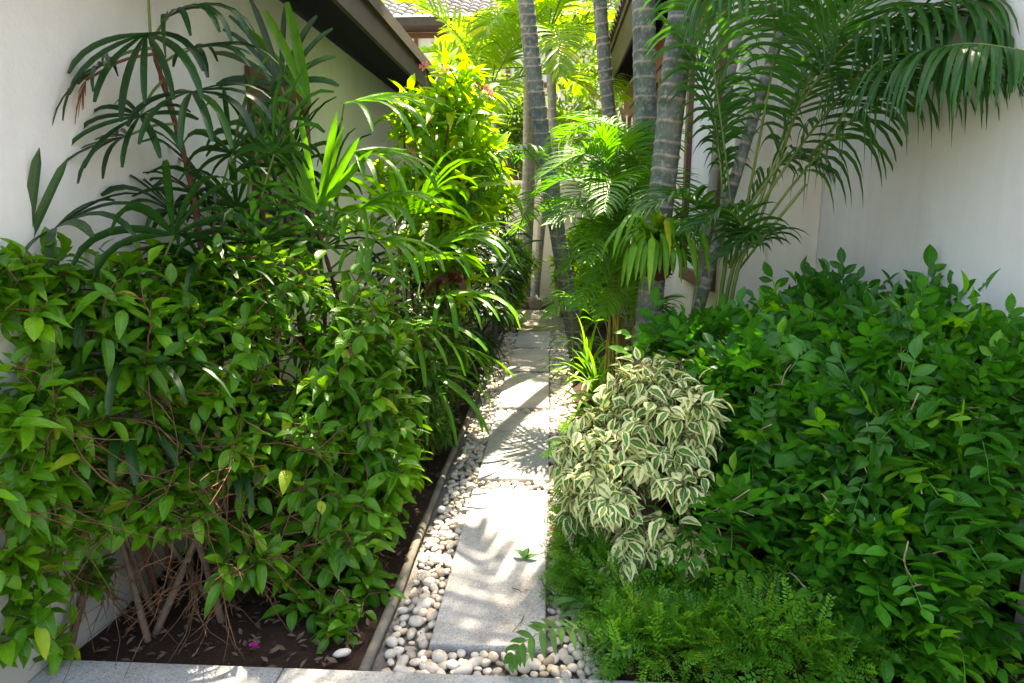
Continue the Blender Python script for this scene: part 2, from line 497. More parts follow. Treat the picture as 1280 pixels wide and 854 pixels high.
def pinnate_tmpl(n=7, L=.42, w=.45, seed=0, droop=.25, single_tip=True):
    """compound leaf of unit length with n leaflets set alternately"""
    g = np.random.default_rng(seed)
    lt = leaf_tmpl(w, 5, .2, .12, .5, .85, .02, seed)
    V, Q, U = [], [], []; o = 0
    ts = np.linspace(.22, .93, n - 1)
    items = [(t, (-1) ** i, .7 + .4 * math.sin(math.pi * (t * .8 + .15))) for i, t in enumerate(ts)] + [(1., 0, 1.05)]
    for t, s, sc in items:
        ang = s * math.radians(g.uniform(48, 66)) + g.normal(0, .08)
        d = np.array([math.sin(ang), math.cos(ang), g.normal(-.05, .12)]); d /= np.linalg.norm(d)
        x = nz(np.cross(d, [g.normal(0, .15), 0, 1])); z = np.cross(x, d)
        sc = sc * L * g.uniform(.88, 1.1)
        p = np.array([0, t, -droop * t * t])
        v = p + lt[0][:, 0:1] * x * sc + lt[0][:, 1:2] * d * sc + lt[0][:, 2:3] * z * sc
        V.append(v); Q.append(lt[1] + o); U.append(lt[3]); o += len(v)
    tt = np.linspace(0, 1, 5)
    v = np.array([[(-.007, t, -droop * t * t + .002), (.007, t, -droop * t * t + .002)] for t in tt]).reshape(-1, 3)
    V.append(v); Q.append(np.array([(2 * i, 2 * i + 1, 2 * i + 3, 2 * i + 2) for i in range(4)]) + o); U.append(np.full((10, 2), .5))
    return np.concatenate(V), np.concatenate(Q), [], np.concatenate(U)


def spray_tmpl(n=16, seed=0, L=.23, w=.46):
    """a fine flat spray of tiny paired leaves"""
    g = np.random.default_rng(seed)
    V, Q, U = [], [], []; o = 0
    for i in range(n):
        t = .12 + .88 * i / n; s = (-1) ** i
        a = s * math.radians(58) + g.normal(0, .12)
        d = np.array([math.sin(a), math.cos(a), g.normal(.08, .15)]); d /= np.linalg.norm(d)
        x = nz(np.cross(d, [0, 0, 1])); ll = L * (1.1 - .55 * t) * g.uniform(.8, 1.2)
        p = np.array([0, t, -.22 * t * t])
        V.append(np.array([p, p + d * ll * .5 - x * ll * w * .5, p + d * ll, p + d * ll * .5 + x * ll * w * .5]))
        Q.append(np.array([[0, 1, 2, 3]]) + o); U.append(np.array([(.5, 0), (0, .5), (.5, 1), (1, .5)])); o += 4
    V.append(np.array([(-.006, 0, 0), (.006, 0, 0), (.004, 1, -.22), (-.004, 1, -.22)])); Q.append(np.array([[0, 1, 2, 3]]) + o)
    U.append(np.full((4, 2), .5))
    return np.concatenate(V), np.concatenate(Q), [], np.concatenate(U)


HEDGE_T = [leaf_tmpl(.47, 8, .2, .1 + .18 * i, .5, .72, .05, i, .1) for i in range(4)]
LANCE_T = [leaf_tmpl(.32, 6, .22, .25 + .15 * i, .42, 1.1, .03, 20 + i, .06) for i in range(3)]
FICUS_T = [leaf_tmpl(.56, 6, .16, .12 + .14 * i, .44, 1.1, .05, 40 + i, .1) for i in range(3)]
JAS_T = [pinnate_tmpl(n, .42, .5, 60 + i, .15 + .12 * i) for i, n in enumerate((5, 7, 7, 9))]
SPRAY_T = [spray_tmpl(14 + 2 * i, 80 + i) for i in range(3)]


# ------------------------------------------------------------------ shrubs
def sample_crown(blobs, n, shell=.5, clip=None):
    w = np.array([b[1][0] * b[1][1] + b[1][1] * b[1][2] if not np.isscalar(b[1]) else 2 * b[1] ** 2 for b in blobs]); w = w / w.sum()
    pts, outs = [], []
    ph = R.uniform(0, 6.28, (len(blobs), 6))
    while len(pts) < n:
        k = R.choice(len(blobs), p=w); c, r = blobs[k]
        r = np.full(3, r) if np.isscalar(r) else np.array(r)
        d = nz(R.normal(size=3))
        lump = 1 + .14 * math.sin(3 * d[0] * 2 + ph[k, 0]) + .12 * math.sin(7 * d[1] + ph[k, 1]) + .12 * math.sin(6 * d[2] + ph[k, 2])
        p = np.array(c) + d * r * (shell + (1 - shell) * R.random() ** .6) * lump
        if p[2] < .05 or (clip and not clip(p)):
            continue
        pts.append(p); outs.append(nz(d / r))
    return np.array(pts), np.array(outs)


def grow(name, label, cat, base, blobs, tips, leaf, mat, tmpl, leaf_len, per_tip, stem_n=5, stem_r=.014, group=None,
         shell=.45, clip=None, upbias=.35, droop=.15, stem_mat='stem', twig_mat='twig', twig_r=.003, bare=0, spread=.12, lvar=.25,
         rnd=(0.1, .9), young=None, young_frac=0., tipdown=0., twig_seg=.1, bare_len=(.15, .45), bare_z=(.12, .75), bare_blob=None, bare_mat='twig', bare_shell=.0, bare_label='tangle of bare brown twigs low in the shrub', poke=0.):
    base = np.asarray(base, float)
    root = thing(name, (base[0], base[1], 0), label, cat, group)
    st, lf, yl, bt = MB(), MB(), MB(), MB()
    nodes = []
    for k in range(stem_n):
        c, r = blobs[k % min(6, len(blobs))]
        rr = r if np.isscalar(r) else min(r)
        b = base + np.append(R.normal(0, spread, 2) * .8, 0); b[2] = max(-.03, base[2] - .03)
        e = np.array(c) + R.normal(0, rr * .35, 3)
        m1 = b + (e - b) * .35 + R.normal(0, .05, 3) + [0, 0, .06]
        m2 = b + (e - b) * .7 + R.normal(0, .05, 3)
        pts = catmull([b, m1, m2, e], 14)
        if clip is not None:
            pts = np.array([q for q in pts if clip(q) or q[2] < .3]) if len([q for q in pts if clip(q) or q[2] < .3]) > 5 else pts
        st.tube(pts, np.linspace(stem_r, stem_r * .4, len(pts)) * R.uniform(.75, 1.2), 7)
        nodes += [(p, i) for i, p in enumerate(pts[3:])]
    NP = np.array([p for p, _ in nodes])
    tp, od = sample_crown(blobs, tips, shell, clip)
    # branches: each tip hangs on the nearest stem point, second order twigs on earlier twigs
    order = np.argsort([np.min(np.linalg.norm(NP - p, axis=1)) for p in tp])
    LP, LD, LN, LS, LR, LY = [], [], [], [], [], []
    pool = list(NP)
    for idx in order:
        p, o = tp[idx], od[idx]
        A = np.array(pool)
        dd = np.linalg.norm(A - p, axis=1) + .6 * np.maximum(0, A[:, 2] - p[2] + .03)
        dd[dd < .05] = 9
        a = A[int(np.argmin(dd))]
        ln = np.linalg.norm(p - a)
        mid = (a + p) / 2 + R.normal(0, ln * .1, 3) + [0, 0, ln * .08]
        pts = catmull([a, mid, p], 6)
        st.tube(pts, np.linspace(twig_r * (1 + ln * 2), twig_r * .6, 6), 4, mat=1)
        pool.append(pts[3]); pool.append(pts[4])
        if R.random() < poke:
            e = p + nz(nz(p - a) * .5 + o * .8 + R.normal(0, .3, 3)) * R.uniform(.06, .16)
            if not clip or clip(e):
                st.tube(catmull([pts[4], p + R.normal(0, .006, 3), e], 6), np.linspace(twig_r * 1.3, twig_r * .8, 6), 5, mat=1, cap=True)
        td = nz(nz(p - a) * .6 + o * .6 + UP * upbias - UP * tipdown)
        m = max(2, int(R.normal(per_tip, per_tip * .25)))
        ph = R.uniform(0, 6.28)
        s1 = nz(np.cross(td, UP) + 1e-4); s2 = np.cross(s1, td)
        ynow = R.random() < young_frac
        br = R.uniform(*rnd)
        for j in range(m):
            f = (j + .5) / m
            an = ph + j * 2.4
            rad = s1 * math.cos(an) + s2 * math.sin(an)
            ld = nz(td * (.25 + .75 * f) + rad * (1.05 - .55 * f) + UP * .1 - UP * droop * R.uniform(.4, 1.8) + R.normal(0, .14, 3))
            nn = nz(UP * 1.0 + o * .3 + td * .15 + R.normal(0, .24, 3))
            LP.append(p - td * twig_seg * (1 - f)); LD.append(ld); LN.append(nn)
            LS.append(leaf_len * (.72 + .5 * math.sin(math.pi * (.25 + .6 * (1 - f)))) * R.uniform(1 - lvar, 1 + lvar))
            LR.append(1. if R.random() < .025 else np.clip(br + R.normal(0, .16), 0, .94)); LY.append(ynow)
    LP, LD, LN, LS, LR, LY = map(np.array, (LP, LD, LN, LS, LR, LY))
    LR = np.where(LY, LR * .7, LR)
    LS = np.stack([LS * R.uniform(.8, 1.15, len(LS)), LS, LS * R.uniform(.2, 1.9, len(LS))], 1)
    pick = R.integers(0, len(tmpl), len(LP))
    for k, t in enumerate(tmpl):
        for yv, tgt in ((False, lf), (True, yl)):
            s = (pick == k) & (LY == yv)
            if s.any():
                tgt.instances(t, LP[s], LD[s], LN[s], LS[s], LR[s])
    st.build('stems', [M[stem_mat], M[twig_mat]], root)
    if lf.n: lf.build('leaves', M[mat], root)
    if yl.n:
        o = yl.build('young_leaves', M[young], root); o['label'] = 'pale yellow green young leaves'
    if bare:
        bb = bare_blob or [(base + [0, 0, .4], .4)]
        q, _ = sample_crown(bb, bare, bare_shell, clip)
        A = np.array(pool); A = A[(A[:, 2] > bare_z[0]) & (A[:, 2] < bare_z[1])]
        for p in q:
            if len(A) == 0: break
            near = A[np.argsort(np.linalg.norm(A - p, axis=1))[:6]]
            p0 = near[R.integers(0, len(near))]
            d = nz(nz(p - p0 + R.normal(0, .05, 3)) + R.normal(0, .5, 3) * [1, 1, .7] + [0, -.25, .05]); ln = R.uniform(*bare_len)
            p = p0
            pts = [p]
            for _ in range(5):
                d = nz(d + R.normal(0, .17, 3) - UP * .03); pts.append(pts[-1] + d * ln / 5)
            pts = np.array(pts)
            if clip and not all(clip(x) for x in pts): continue
            pts[:, 2] = np.maximum(pts[:, 2], .02)
            bt.tube(pts, np.linspace(R.uniform(.0014, .0034), .001, 6), 4)
            for fk in range(R.integers(0, 4)):
                a = pts[1 + fk]; d2 = nz(d + R.normal(0, .6, 3)); l2 = ln * .4
                e = a + d2 * l2
                if not clip or clip(e):
                    e[2] = max(e[2], .02)
                    bt.tube(np.array([a, (a + e) / 2 + R.normal(0, .01, 3), e]), [.002, .0016, .001], 4)
        if bt.n:
            o = bt.build('bare_twigs', M[bare_mat], root); o['label'] = bare_label
    return root


# ------------------------------------------------------------------ palms
def frond_geo(mb, pts, nl=40, L=.35, w=.028, start=.25, sweep=(25, 62), vee=.25, droop=.35, rr=(.0085, .003), rbase=.5, fold=.3, mats=(0, 1), segs=6):
    C = catmull(pts, 26)
    T = nz(np.gradient(C, axis=0))
    s = np.cross(T, UP); sl = np.linalg.norm(s, axis=1)
    good = s[int(np.argmax(sl))]
    s = np.array([x if l > .15 else good for x, l in zip(s, sl)]); s = nz(s)
    mb.tube(C, np.linspace(rr[0], rr[1], len(C)), 6, mats[1])
    for i in range(nl):
        for sg in (-1, 1):
            tt = (i + .5 + R.uniform(-.3, .3)) / nl
            t = start + (1 - start) * tt
            f = t * 25; k = min(24, int(f)); u = f - k
            p = C[k] * (1 - u) + C[k + 1] * u; td = nz(T[k] * (1 - u) + T[k + 1] * u); sd = s[k]
            nn = np.cross(sd, td)
            a = math.radians(sweep[0] + (sweep[1] - sweep[0]) * tt + R.normal(0, 4))
            d = nz(sd * sg * math.cos(a) + td * math.sin(a) + nn * (vee + R.normal(0, .06)))
            ll = L * (.5 + .55 * math.sin(math.pi * min(1, .12 + tt * .85))) * (1 - .35 * tt ** 3) * R.uniform(.9, 1.08)
            q = [p]; dd = d
            dr = droop * R.uniform(.75, 1.3)
            for j in range(segs):
                dd = nz(dd - UP * dr * ((j + 1) / segs) ** 1.3 * .5)
                q.append(q[-1] + dd * ll / segs)
            q = np.array(q)
            ww = w * R.uniform(.85, 1.15) * np.array([.45, .9, 1., .92, .75, .5, .06])[:segs + 1]
            nr = nz(np.cross(d, td) * sg)
            if nr[2] < 0: nr = -nr
            nr = nz(nr + nn * .4)
            mb.strip(q, ww, nr, fold, mats[0], float(np.clip(rbase + R.normal(0, .18), 0, 1)))


def arc(p, az, el, ln, droop, n=7):
    """a drooping stalk from p: azimuth and elevation in degrees"""
    az, el = math.radians(az), math.radians(el)
    d = np.array([math.cos(az) * math.cos(el), math.sin(az) * math.cos(el), math.sin(el)])
    pts = [np.asarray(p, float)]
    for k in range(n):
        d = nz(d - UP * droop * (k + 1) / n * .45)
        pts.append(pts[-1] + d * ln / n)
    return np.array(pts)


def ringed_trunk(pts, r0, r1, gap=.14, sides=20, bulge=1.25):
    mb = MB()
    q = [np.array(pts[0], float)]
    for p in pts[1:]:
        p = np.array(p, float); k = max(1, int(np.linalg.norm(p - q[-1]) / .7)); a = q[-1]
        q += [a + (p - a) * (i + 1) / k for i in range(k)]
    q = np.array(q)
    for _ in range(6): q[1:-1] = q[1:-1] * .5 + (q[:-2] + q[2:]) * .25
    C = catmull(q, 300)
    L = np.concatenate([[0], np.cumsum(np.linalg.norm(np.diff(C, axis=0), axis=1))]); tot = L[-1]
    at = lambda s: np.array([np.interp(s, L, C[:, k]) for k in range(3)])
    rows = [(0., 1., 0.)]
    s = R.uniform(.03, .1)
    while s < tot - .03:
        g = gap * R.uniform(.6, 1.4)
        rows += [(s - .014, 1.0, .0), (s - .005, 1.035, .9), (s + .001, 1.04, 1.), (s + .006, 1.0, .75), (s + .012, .985, 0.)]
        if g > .08: rows.append((s + g * .5, .99, 0.))
        s += g
    rows.append((tot, 1, 0))
    rows = sorted(rows)
    ring_tilt = {}
    P_, Rd, At = [], [], []
    for s, f, a in rows:
        t = s / tot
        P_.append(at(np.clip(s, 0, tot))); Rd.append((r0 + (r1 - r0) * min(1, t * 1.0)) * f * (1 + (bulge - 1) * math.exp(-s / .18))); At.append(a)
    P_ = np.array(P_); Rd = np.array(Rd)
    mb.tube(P_, Rd, sides, rnd=np.array(At))
    v = mb.v[0].reshape(len(rows), sides, 3)
    # uneven rings: each row rides up and down a little round the trunk
    ang = np.arange(sides) * 2 * math.pi / sides
    off = .008 * np.sin(ang + R.uniform(0, 6)) + .004 * np.sin(3 * ang + 1)
    v[:, :, 2] += off[None] * np.minimum(1, np.array([r[0] for r in rows]) / .1)[:, None]
    v += (v - P_[:, None]) * (.03 * np.sin(ang * 2 + 1.3))[None, :, None]
    mb.v[0] = v.reshape(-1, 3)
    return mb


def palm(label, pts, r0, r1, crown_n, flen, group='ringed palms', gap=.14, tmat='trunk', lmat='palm', nl=44, LL=.5, lw=.034, az0=0, els=(5, 75), droop=.55, rbase=.5, shaft=.55, azlist=None):
    root = thing('palm_tree', (pts[0][0], pts[0][1], 0), label, 'palm', group)
    ringed_trunk(pts, r0, r1, gap).build('trunk', M[tmat], root)
    top = np.array(pts[-1]); d = nz(top - np.array(pts[-2]))
    if shaft:
        sh = MB(); q = np.array([top - d * .03 + d * shaft * t for t in np.linspace(0, 1, 8)])
        sh.tube(q, r1 * np.array([1.02, 1.15, 1.12, 1.0, .9, .8, .65, .45]), 14)
        sh.build('crownshaft', M['shaft'], root); top = q[-1]
    for k in range(crown_n):
        az = az0 + 360 * k / crown_n + R.uniform(-18, 18) if azlist is None else azlist[k]
        el = els[0] + (els[1] - els[0]) * ((k * 0.618 + .3) % 1)
        f = MB(); frond_geo(f, arc(top - d * .05, az, el, flen * R.uniform(.85, 1.1), droop * R.uniform(.8, 1.2)), nl, LL, lw, .2, rbase=rbase + R.normal(0, .1), rr=(.016, .004))
        f.build('frond', [M[lmat], M['rachis']], root)
    return root


def fan_geo(mb, base, hub, fwd, nrm, n=9, L=.38, w=.036, spread=210, droop=.4, rb=.5, cup=.15, mats=(0, 1), pr=.005, blunt=True):
    base, hub = np.asarray(base, float), np.asarray(hub, float)
    fwd = nz(fwd); nrm = nz(np.asarray(nrm, float) - fwd * np.dot(nrm, fwd)); sd = np.cross(fwd, nrm)
    if np.linalg.norm(hub - base) > .02:
        m = (base + hub) / 2 + UP * .06 * np.linalg.norm(hub - base)
        mb.tube(catmull([base, m, hub], 8), np.linspace(pr * 1.2, pr * .8, 8), 5, mats[1])
    for k in range(n):
        a = math.radians(-spread / 2 + spread * (k + .5) / n + R.normal(0, 4))
        d = nz(fwd * math.cos(a) + sd * math.sin(a) + nrm * cup)
        ll = L * (.72 + .28 * math.cos(a * .75)) * R.uniform(.88, 1.1)
        q = [hub]; dd = d; dr = droop * R.uniform(.6, 1.5)
        for j in range(7):
            dd = nz(dd - UP * dr * ((j + 1) / 7) ** 1.7 * .75)
            q.append(q[-1] + dd * ll / 7)
        ww = w * R.uniform(.8, 1.2) * np.array([.25, .6, .9, 1., 1., .95, .85, .45 if blunt else .05])
        mb.strip(np.array(q), ww, nz(nrm + R.normal(0, .12, 3)), .35, mats[0], float(np.clip(rb + R.normal(0, .2), 0, 1)))


def fan_palm(name, label, base, stems, mat, group=None, cat='palm', stem_mat='fibre', sr=.012, clip=None):
    """stems: list of (polyline, list of fans); a fan is (t on stem, hub point, forward, normal, options)"""
    root = thing(name, (base[0], base[1], 0), label, cat, group)
    for pts, fans in stems:
        C = catmull(pts, 30) if len(pts) > 1 else np.array(pts)
        sm = MB(); rad = sr * (1 + .25 * np.sin(np.arange(30) * 2.1)) * np.linspace(1.1, .8, 30)
        sm.tube(C, rad, 8); sm.build('stem', M[stem_mat], root)
        for t, hub, fw, nr, op in fans:
            o = dict(op); mm = o.pop('mat', mat)
            f = MB(); fan_geo(f, C[int(t * 29)], hub, fw, nr, **o)
            f.build('fan_leaf' if mm != 'dead' else 'dead_leaf', [M[mm], M['rachis'] if mm != 'dead' else M['dead']], root)
    return root


def auto_fans(top_pts, count, reach=.32, L=.36, el=(10, 70), az=None, **op):
    """fans spiralling round the upper half of a stem"""
    C = catmull(top_pts, 30); out = []
    for k in range(count):
        t = 1 - .55 * k / count
        a = math.radians((az[k % len(az)] if az is not None else k * 137.5 + 20) + R.uniform(-15, 15))
        e = math.radians(el[1] + (el[0] - el[1]) * k / max(1, count - 1))
        d = np.array([math.cos(a) * math.cos(e), math.sin(a) * math.cos(e), math.sin(e)])
        hub = C[int(t * 29)] + d * reach * R.uniform(.7, 1.15)
        fw = nz(d - UP * .25)
        out.append((t, hub, fw, nz(UP + d * -.5), dict(L=L * R.uniform(.85, 1.15), **op)))
    return out


def rosette(name, label, cat, base, n, L, w, mat, el=(25, 80), droop=.5, group=None, blunt=False, rb=.5, azr=(0, 360), stemless=True, part='blade'):
    root = thing(name, (base[0], base[1], max(0, base[2])), label, cat, group)
    mb = MB()
    for k in range(n):
        az = azr[0] + (azr[1] - azr[0]) * ((k * .618) % 1) + R.uniform(-12, 12)
        e = R.uniform(*el)
        q = arc(np.asarray(base) + R.normal(0, .012, 3), az, e, L * R.uniform(.7, 1.15), droop * R.uniform(.5, 1.5), 8)
        ww = w * R.uniform(.8, 1.2) * np.array([.6, .85, 1, 1, .97, .88, .7, .42, .05])
        s = nz(np.cross(q[1] - q[0], UP)); nr = np.cross(s, nz(q[1] - q[0]))
        mb.strip(q, ww, nr + R.normal(0, .1, 3), .4, 0, float(np.clip(rb + R.normal(0, .2), 0, 1)))
    mb.build('blades', M[mat], root)
    return root


# =====================================================================================================
#                                               SETTING
# =====================================================================================================
WL, WR = -1.64, 1.9            # faces of the two side walls
SL, SR = -.405, 0.0            # slab sides
EDGE = -.60                    # timber edging
KY = 1.955                      # back edge of the kerb across the front


def sheet(name, x0, x1, y0, y1, z, mat, nx=1, ny=1, amp=0.):
    mb = MB()
    xs, ys = np.linspace(x0, x1, nx + 1), np.linspace(y0, y1, ny + 1)
    v = []
    for y in ys:
        for x in xs:
            h = amp * (math.sin(x * 9 + y * 3) + math.sin(y * 7 - x * 4 + 1) + .6 * math.sin(x * 23 + y * 19)) if amp else 0
            v.append((x, y, z + h))
    q = [(j * (nx + 1) + i, j * (nx + 1) + i + 1, (j + 1) * (nx + 1) + i + 1, (j + 1) * (nx + 1) + i) for j in range(ny) for i in range(nx)]
    mb.add(v, q)
    return structure(mb.build(name, mat))


sheet('ground', -150, 150, -150, 150, -.06, M['pave'])
sheet('soil', WL, EDGE, KY + .002, 12, .0, M['soil'], 40, 240, .006)
sheet('soil', .2, WR, KY + .002, 12, .0, M['soil'], 40, 240, .006)
sheet('gravel_bed', EDGE + .002, .198, KY + .002, 12, -.012, M['gravel'], 20, 200, .002)

# kerb stones across the front
kb = MB()
for x0, x1 in ((WL, -.86), (-.857, .11), (.113, 1.06), (1.063, WR)):
    kb.bevel_box((x0, KY - .33, -.05), (x1 - .0, KY, .045), .008)
structure(kb.build('kerb', M['kerb'], smooth=False))

# paving slabs of the path, joints from the photograph
SLABS = [(2.13, 3.50), (3.66, 4.95), (5.10, 6.25), (6.37, 7.45), (7.55, 8.6)]
SLAB_LABEL = ['nearest long granite slab of the path with a fallen leaf on it',
              'second granite slab of the path counted from the front kerb',
              'third granite slab along the path, half in leaf shadow',
              'fourth granite slab along the path, beside the clump of yellow canes',
              'farthest granite slab of the path, where the fallen frond crosses']
for (y0, y1), lb in zip(SLABS, SLAB_LABEL):
    mb = MB(); a = R.uniform(-.006, .006)
    mb.bevel_box((SL + a, y0, -.04), (SR + a, y1, .028 + R.uniform(-.003, .003)), .006)
    tag(mb.build('paving_slab', M['granite'], smooth=False), lb, 'paving slab', 'granite slabs of the path')

# weathered edging rail between bed and pebbles
ed = MB()
yy = np.linspace(KY + .01, 8.6, 70)
ed.tube(np.stack([EDGE + .003 * np.sin(yy * 3.1) + .002 * np.sin(yy * 8), yy, .022 + .005 * np.sin(yy * 5)], 1), .019 + .0015 * np.sin(yy * 11), 12, cap=True)
tag(ed.build('garden_edging', M['edging']), 'long weathered rounded rail edging the soil bed beside the pebbles', 'edging')


# ---- pebbles
def pebble_mesh(seed):
    g = np.random.default_rng(seed)
    v, q = [], []
    n, m = 7, 10
    for i in range(n + 1):
        th = math.pi * i / n
        for j in range(m):
            ph = 2 * math.pi * j / m
            d = np.array([math.sin(th) * math.cos(ph), math.sin(th) * math.sin(ph), math.cos(th)])
            r = 1 + .1 * math.sin(2 * ph + seed) + .07 * math.sin(3 * th + seed * 2) * math.cos(ph + seed)
            v.append(d * r)
    for i in range(n):
        for j in range(m):
            q.append((i * m + j, (i + 1) * m + j, (i + 1) * m + (j + 1) % m, i * m + (j + 1) % m))
    return np.array(v), np.array(q)


PEB = [pebble_mesh(i) for i in range(6)]
spots = []
areas = []


def scatter(x0, x1, y0, y1, dmin):
    cell = {}
    tries = int((x1 - x0) * (y1 - y0) / dmin ** 2 * 14)
    for _ in range(tries):
        x, y = R.uniform(x0, x1), R.uniform(y0, y1)
        i, j = int(x // dmin), int(y // dmin)
        if any((x - a) ** 2 + (y - b) ** 2 < dmin ** 2 for di in (-1, 0, 1) for dj in (-1, 0, 1) for a, b in cell.get((i + di, j + dj), [])):
            continue
        cell.setdefault((i, j), []).append((x, y)); spots.append((x, y))


scatter(EDGE + .05, SL - .016, KY + .02, 8.6, .0285)
scatter(SL - .015, SR + .015, KY + .018, SLABS[0][0] - .016, .0285)
for (a, b), (c, d) in zip(SLABS[:-1], SLABS[1:]):
    if c - b > .06: scatter(SL, SR, b + .018, c - .018, .0285)
scatter(SR + .016, .2, KY + .02, 8.6, .0285)
spots.sort(key=lambda p: p[1])
peb_meshes = {}
rest = MB()
for k, (x, y) in enumerate(spots):
    sz = np.clip(R.normal(.019, .004), .011, .03)
    dims = np.array([sz * R.uniform(.95, 1.3), sz * R.uniform(.75, .95), sz * R.uniform(.5, .72)])
    rz = R.uniform(0, 6.28); tx, ty = R.normal(0, .2, 2)
    rn = float(np.clip(R.normal(.6, .28), 0, 1))
    z = -.008 + dims[2] * R.uniform(.75, 1.3)
    if k < 295:
        kk = (int(R.integers(6)), int(rn * 4.99))
        if kk not in peb_meshes:
            mb = MB(); mb.add(PEB[kk[0]][0], PEB[kk[0]][1], rnd=(kk[1] + .5) / 5)
            o = mb.build('pebble', M['pebble']); peb_meshes[kk] = o.data
        else:
            o = bpy.data.objects.new('pebble', peb_meshes[kk]); COL.objects.link(o)
        o.location = (x, y, z); o.scale = dims; o.rotation_euler = (tx, ty, rz)
        where = ('smooth pale pebble in the strip between slab and edging' if x < SL else
                 'smooth pale pebble in the strip under the variegated ficus' if x > SR else
                 'smooth pale pebble in a gap at the end of a path slab')
        tag(o, where, 'pebble', {'e': 'pebbles between slab and edging', 'f': 'pebbles under the variegated ficus', 's': 'pebbles at the slab ends'}['e' if x < SL else 'f' if x > SR else 's'])
    else:
        c, s_ = math.cos(rz), math.sin(rz)
        v = PEB[int(R.integers(6))][0] * dims
        v = np.stack([v[:, 0] * c - v[:, 1] * s_, v[:, 0] * s_ + v[:, 1] * c, v[:, 2] + v[:, 0] * tx], 1) + [x, y, z]
        rest.add(v, PEB[0][1], rnd=rn)
tag(rest.build('pebbles', M['pebble']), 'pale river pebbles filling both strips farther along the path', 'pebbles', None, 'stuff')
print('pebbles', len(spots))

# ------------------------------------------------------------------ houses
def window(root, x, sx, y0, y1, z0, z1, pane, fw=.07, mull=0, proud=.03):
    """window on a wall whose face is at x and looks towards sx"""
    f = MB(); a, b = sorted((x + sx * .003, x + sx * proud))
    f.box((a, y0, z0), (b, y0 + fw, z1)); f.box((a, y1 - fw, z0), (b, y1, z1))
    f.box((a, y0 + fw, z1 - fw), (b, y1 - fw, z1)); f.box((a, y0 + fw, z0), (b, y1 - fw, z0 + fw))
    for m in range(mull):
        ym = y0 + (y1 - y0) * (m + 1) / (mull + 1)
        f.box((a, ym - fw * .4, z0 + fw), (b - sx * .004 if sx > 0 else b, ym + fw * .4, z1 - fw))
    w = f.build('window', M['frame'], root, False)
    p = MB(); c, d = sorted((x + sx * .006, x + sx * .012)); p.box((c, y0 + fw * .6, z0 + fw * .6), (d, y1 - fw * .6, z1 - fw * .6))
    p.build('pane', M[pane], w, False)


def tiled_roof(root, eave_a, eave_b, up, rows, tile=.22, run=.3, mat='tile', th=.03):
    """courses of barrel tiles climbing from the eave line along vector up (unit, towards the ridge)"""
    mb = MB(); a, b = np.array(eave_a, float), np.array(eave_b, float)
    ln = np.linalg.norm(b - a); e = (b - a) / ln; up = nz(up); nr = nz(np.cross(e, up))
    if nr[2] < 0: nr = -nr
    n = int(ln / tile)
    for r in range(rows):
        for i in range(n):
            o = a + e * (i * tile) + up * (r * run) + nr * (.0 + R.uniform(-.004, .004))
            vs = []
            for t_, lift in ((0, .045), (run + .05, .012)):
                for k in range(7):
                    u = k / 6
                    h = math.sin(math.pi * u) * .06
                    vs.append(o + e * (u * tile) + up * t_ + nr * (h + lift))
            q = [(k, k + 1, k + 8, k + 7) for k in range(6)]
            lo = [o + e * (k / 6 * tile) + nr * (math.sin(math.pi * k / 6) * .06 + .015) for k in range(7)]
            vs += lo
            q += [(14 + k, 15 + k, k + 1, k) for k in range(6)]
            mb.add(np.array(vs), q, rnd=float(np.clip(R.normal(.5, .25), 0, 1)))
    o = mb.build('roof_tiles', M[mat], root, True)
    return o


# -- house with the low eave beside the lady palms
LH = thing('house', (WL - 2, 5.5, 0), 'house with a long dark soffit and brown fascia above the lady palms', 'house')
w = MB()
w.box((WL - .2, .9, -.05), (WL, 8.4, 2.76))
w.box((WL - 4.2, 8.2, -.05), (WL - .203, 8.4, 3.6)); w.box((WL - 4.2, .9, -.05), (WL - .203, 1.1, 3.6))
w.build('wall', M['wall_white'], LH, False)
EX, EZ0, EZ1 = -1.10, 2.57, 2.75        # fascia
sl = (2.76 - EZ0) / (WL - EX)            # soffit slope
s = MB()
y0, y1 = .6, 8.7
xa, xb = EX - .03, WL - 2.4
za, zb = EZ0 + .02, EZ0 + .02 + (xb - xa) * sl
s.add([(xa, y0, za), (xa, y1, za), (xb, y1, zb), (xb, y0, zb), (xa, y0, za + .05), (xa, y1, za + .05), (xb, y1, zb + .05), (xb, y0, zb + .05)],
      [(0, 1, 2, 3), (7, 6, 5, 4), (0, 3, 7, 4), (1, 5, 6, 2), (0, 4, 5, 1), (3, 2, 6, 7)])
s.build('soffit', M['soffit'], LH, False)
f = MB(); f.box((EX - .028, y0 - .02, EZ0), (EX, y1 + .02, EZ1)); f.box((EX + .001, y0 - .02, EZ1 - .03), (EX + .03, y1 + .02, EZ1 + .06))
f.build('fascia', M['fascia'], LH, False)
tiled_roof(LH, (EX - .03, y0, EZ1 - .02), (EX - .03, y1, EZ1 - .02), (-1, 0, .517), 9, .26, .32)
window(LH, WL, 1, 3.5 + .25, 4.65, 1.0, 2.28, 'glass', .085, 1)

